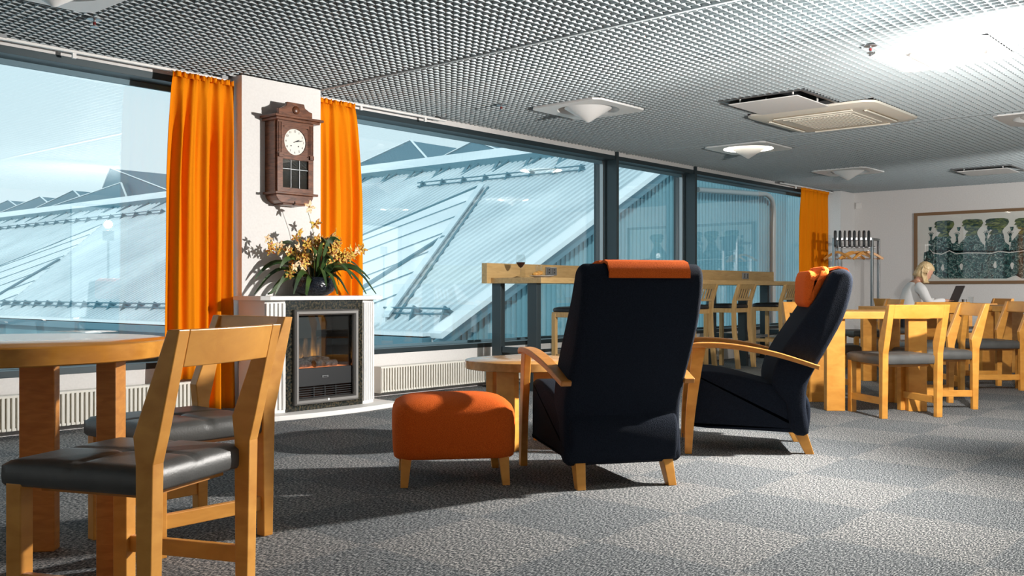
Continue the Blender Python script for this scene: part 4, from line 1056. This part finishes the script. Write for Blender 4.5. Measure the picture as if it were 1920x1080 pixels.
# clothes
sw = [[(-.005, 0, .47, .128), (.02, 0, .60, .136), (.05, 0, .78, .142), (.10, 0, .93, .095), (.125, 0, .985, .058)]]
for sy in (-1, 1):
    sw.append([(.10, 0, .93, .095), (.11, sy * .10, .935, .082), (.12, sy * .185, .915, .064), (.155, sy * .235, .80, .056), (.205, sy * .24, .735, .052), (.33, sy * .19, .770, .042), (.42, sy * .125, .778, .032)])
skin_mesh('sweater', sw, M['sweater'], body)
tr = []
for sy in (-1, 1):
    tr.append([(0, 0, .50, .135), (.02, sy * .09, .50, .098), (.22, sy * .11, .51, .084), (.43, sy * .11, .50, .066), (.42, sy * .11, .30, .060), (.385, sy * .11, .10, .052)])
skin_mesh('trousers', tr, M['trouser'], body)
for sy in (-1, 1):
    s = B(); s.loft([[(.32 + u * .26, sy * .115 + w_ * v, z) for u, v in ((0, -.7), (.5, -1), (.9, -.7), (1, 0), (.9, .7), (.5, 1), (0, .7))] for z, w_ in ((0, .042), (.03, .044), (.06, .036), (.085, .026))]); s.obj('shoe', M['black'], body, smooth=True)

# laptop etc
t = thing('laptop', (12.66, 3.80, .745), R(125), 'open dark laptop in front of the blond person', 'laptop')
B().box(0, .22, -.16, .16, 0, .014).obj('keyboard_base', M['black'], t, bevel=.003)
B().sweep([(0, 0, .012), (-.085, 0, .215)], (.32, .008), up=(1, 0, 0)).obj('screen_lid', M['black'], t, bevel=.002)
tag(B().lathe([(.028, 0), (.034, .08), (.032, .08), (.027, .006), (.001, .006)], n=24).obj('tumbler', M['clear'], None, smooth=True), 'clear glass right of the laptop', 'glass').location = (12.74, 3.62, .745)
tag(B().lathe([(.026, 0), (.030, .05), (.028, .05), (.025, .005), (.001, .005)], n=20).obj('candle_holder', M['silver'], None, smooth=True), 'small metal candle holder right of the laptop', 'candle holder').location = (12.62, 3.66, .745)
tag(B().ell((0, 0, .014), (.07, .05, .012)).obj('bun', M['food'], None, smooth=True), 'small brown bun on the table before the person', 'food').location = (12.50, 3.92, .747)

# bag and shoe by the right-hand tables
t = thing('backpack', (14.02, 3.52, 0), R(41), 'black backpack standing on the floor at the right', 'bag')
B().loft([[(.11 * math.cos(a) * s_ * (abs(math.cos(a)) ** 5 + abs(math.sin(a)) ** 5) ** -.2, .17 * math.sin(a) * s_ * (abs(math.cos(a)) ** 5 + abs(math.sin(a)) ** 5) ** -.2, z) for a in [2 * PI * k / 28 for k in range(28)]] for z, s_ in ((0, .9), (.03, 1), (.30, 1.05), (.44, .95), (.53, .7), (.56, .3))]).obj('body', M['trouser'], t, smooth=True)
B().box(-.15, -.10, -.11, .11, .05, .27).obj('front_pocket', M['trouser'], t, bevel=.02)
B().sweep(smooth_open([(0, -.04, .55), (0, -.03, .60), (0, .03, .60), (0, .04, .55)], 4), (.02, .008)).obj('handle', M['black'], t)
t = thing('sneaker', (13.74, 3.40, 0), R(200), 'dark sneaker with white markings standing on the carpet', 'shoe')
B().loft([[(-.13 + u * .27, w_ * v, z) for u, v in ((0, -.7), (.5, -1), (.85, -.8), (1, 0), (.85, .8), (.5, 1), (0, .7))] for z, w_ in ((0, .045), (.022, .047))]).obj('sole', M['white'], t, smooth=True)
B().loft([[(-.125 + u * .255 * q, w_ * v, z) for u, v in ((0, -.7), (.5, -1), (.85, -.8), (1, 0), (.85, .8), (.5, 1), (0, .7))] for z, w_, q in ((.022, .043, 1), (.05, .038, .95), (.08, .030, .6), (.095, .024, .45))]).obj('upper', M['trouser'], t, smooth=True)
B().box(-.03, .03, -.046, .046, .03, .055).obj('side_stripe', M['white'], t, bevel=.004)

# ------------------------------------------------------------------ studio flash on its stand, just outside the frame
t = thing('studio_flash', (FLASH.x, FLASH.y, 0), 0, 'photo flash on a black stand just right of the frame', 'flash')
for a in (-49, 15, -113): B().cyl((0, 0, .32), (.32 * math.cos(R(a)), .32 * math.sin(R(a)), 0), .009, 8).obj('stand_leg', M['black'], t)
B().cyl((0, 0, .25), (0, 0, 1.58), .012, 10).obj('pole', M['black'], t)
B().box(-.05, .05, -.05, .05, 1.52, 1.645).obj('flash_head', M['black'], t, bevel=.006)
fo = bpy.data.objects.new('flash_light', fl); COL.objects.link(fo); fo.parent = t; fo.location = (0, 0, FLASH.z)
fr_ = bpy.data.objects.new('flash_left_fill', fl1); COL.objects.link(fr_); fr_.parent = t; fr_.location = (0, 0, FLASH.z); fr_.rotation_euler = look_rot((-.72, .69, -.12))

t2 = dup(t, (11.0, .5, 0), R(60), 'added fill flash on a black stand, brightening the end wall')
for c in list(t2.children):
    if c.type == 'LIGHT': bpy.data.objects.remove(c)
so_fill = bpy.data.objects.new('flash_light', fl_fill); COL.objects.link(so_fill); so_fill.parent = t2; so_fill.location = (0, 0, 1.72)
so_fill.rotation_euler = (Matrix.Rotation(-R(60), 3, 'Z') @ (Vector((15.3, 4.4, 1.5)) - Vector((11.0, .5, 1.72)))).to_track_quat('-Z', 'Y').to_euler()
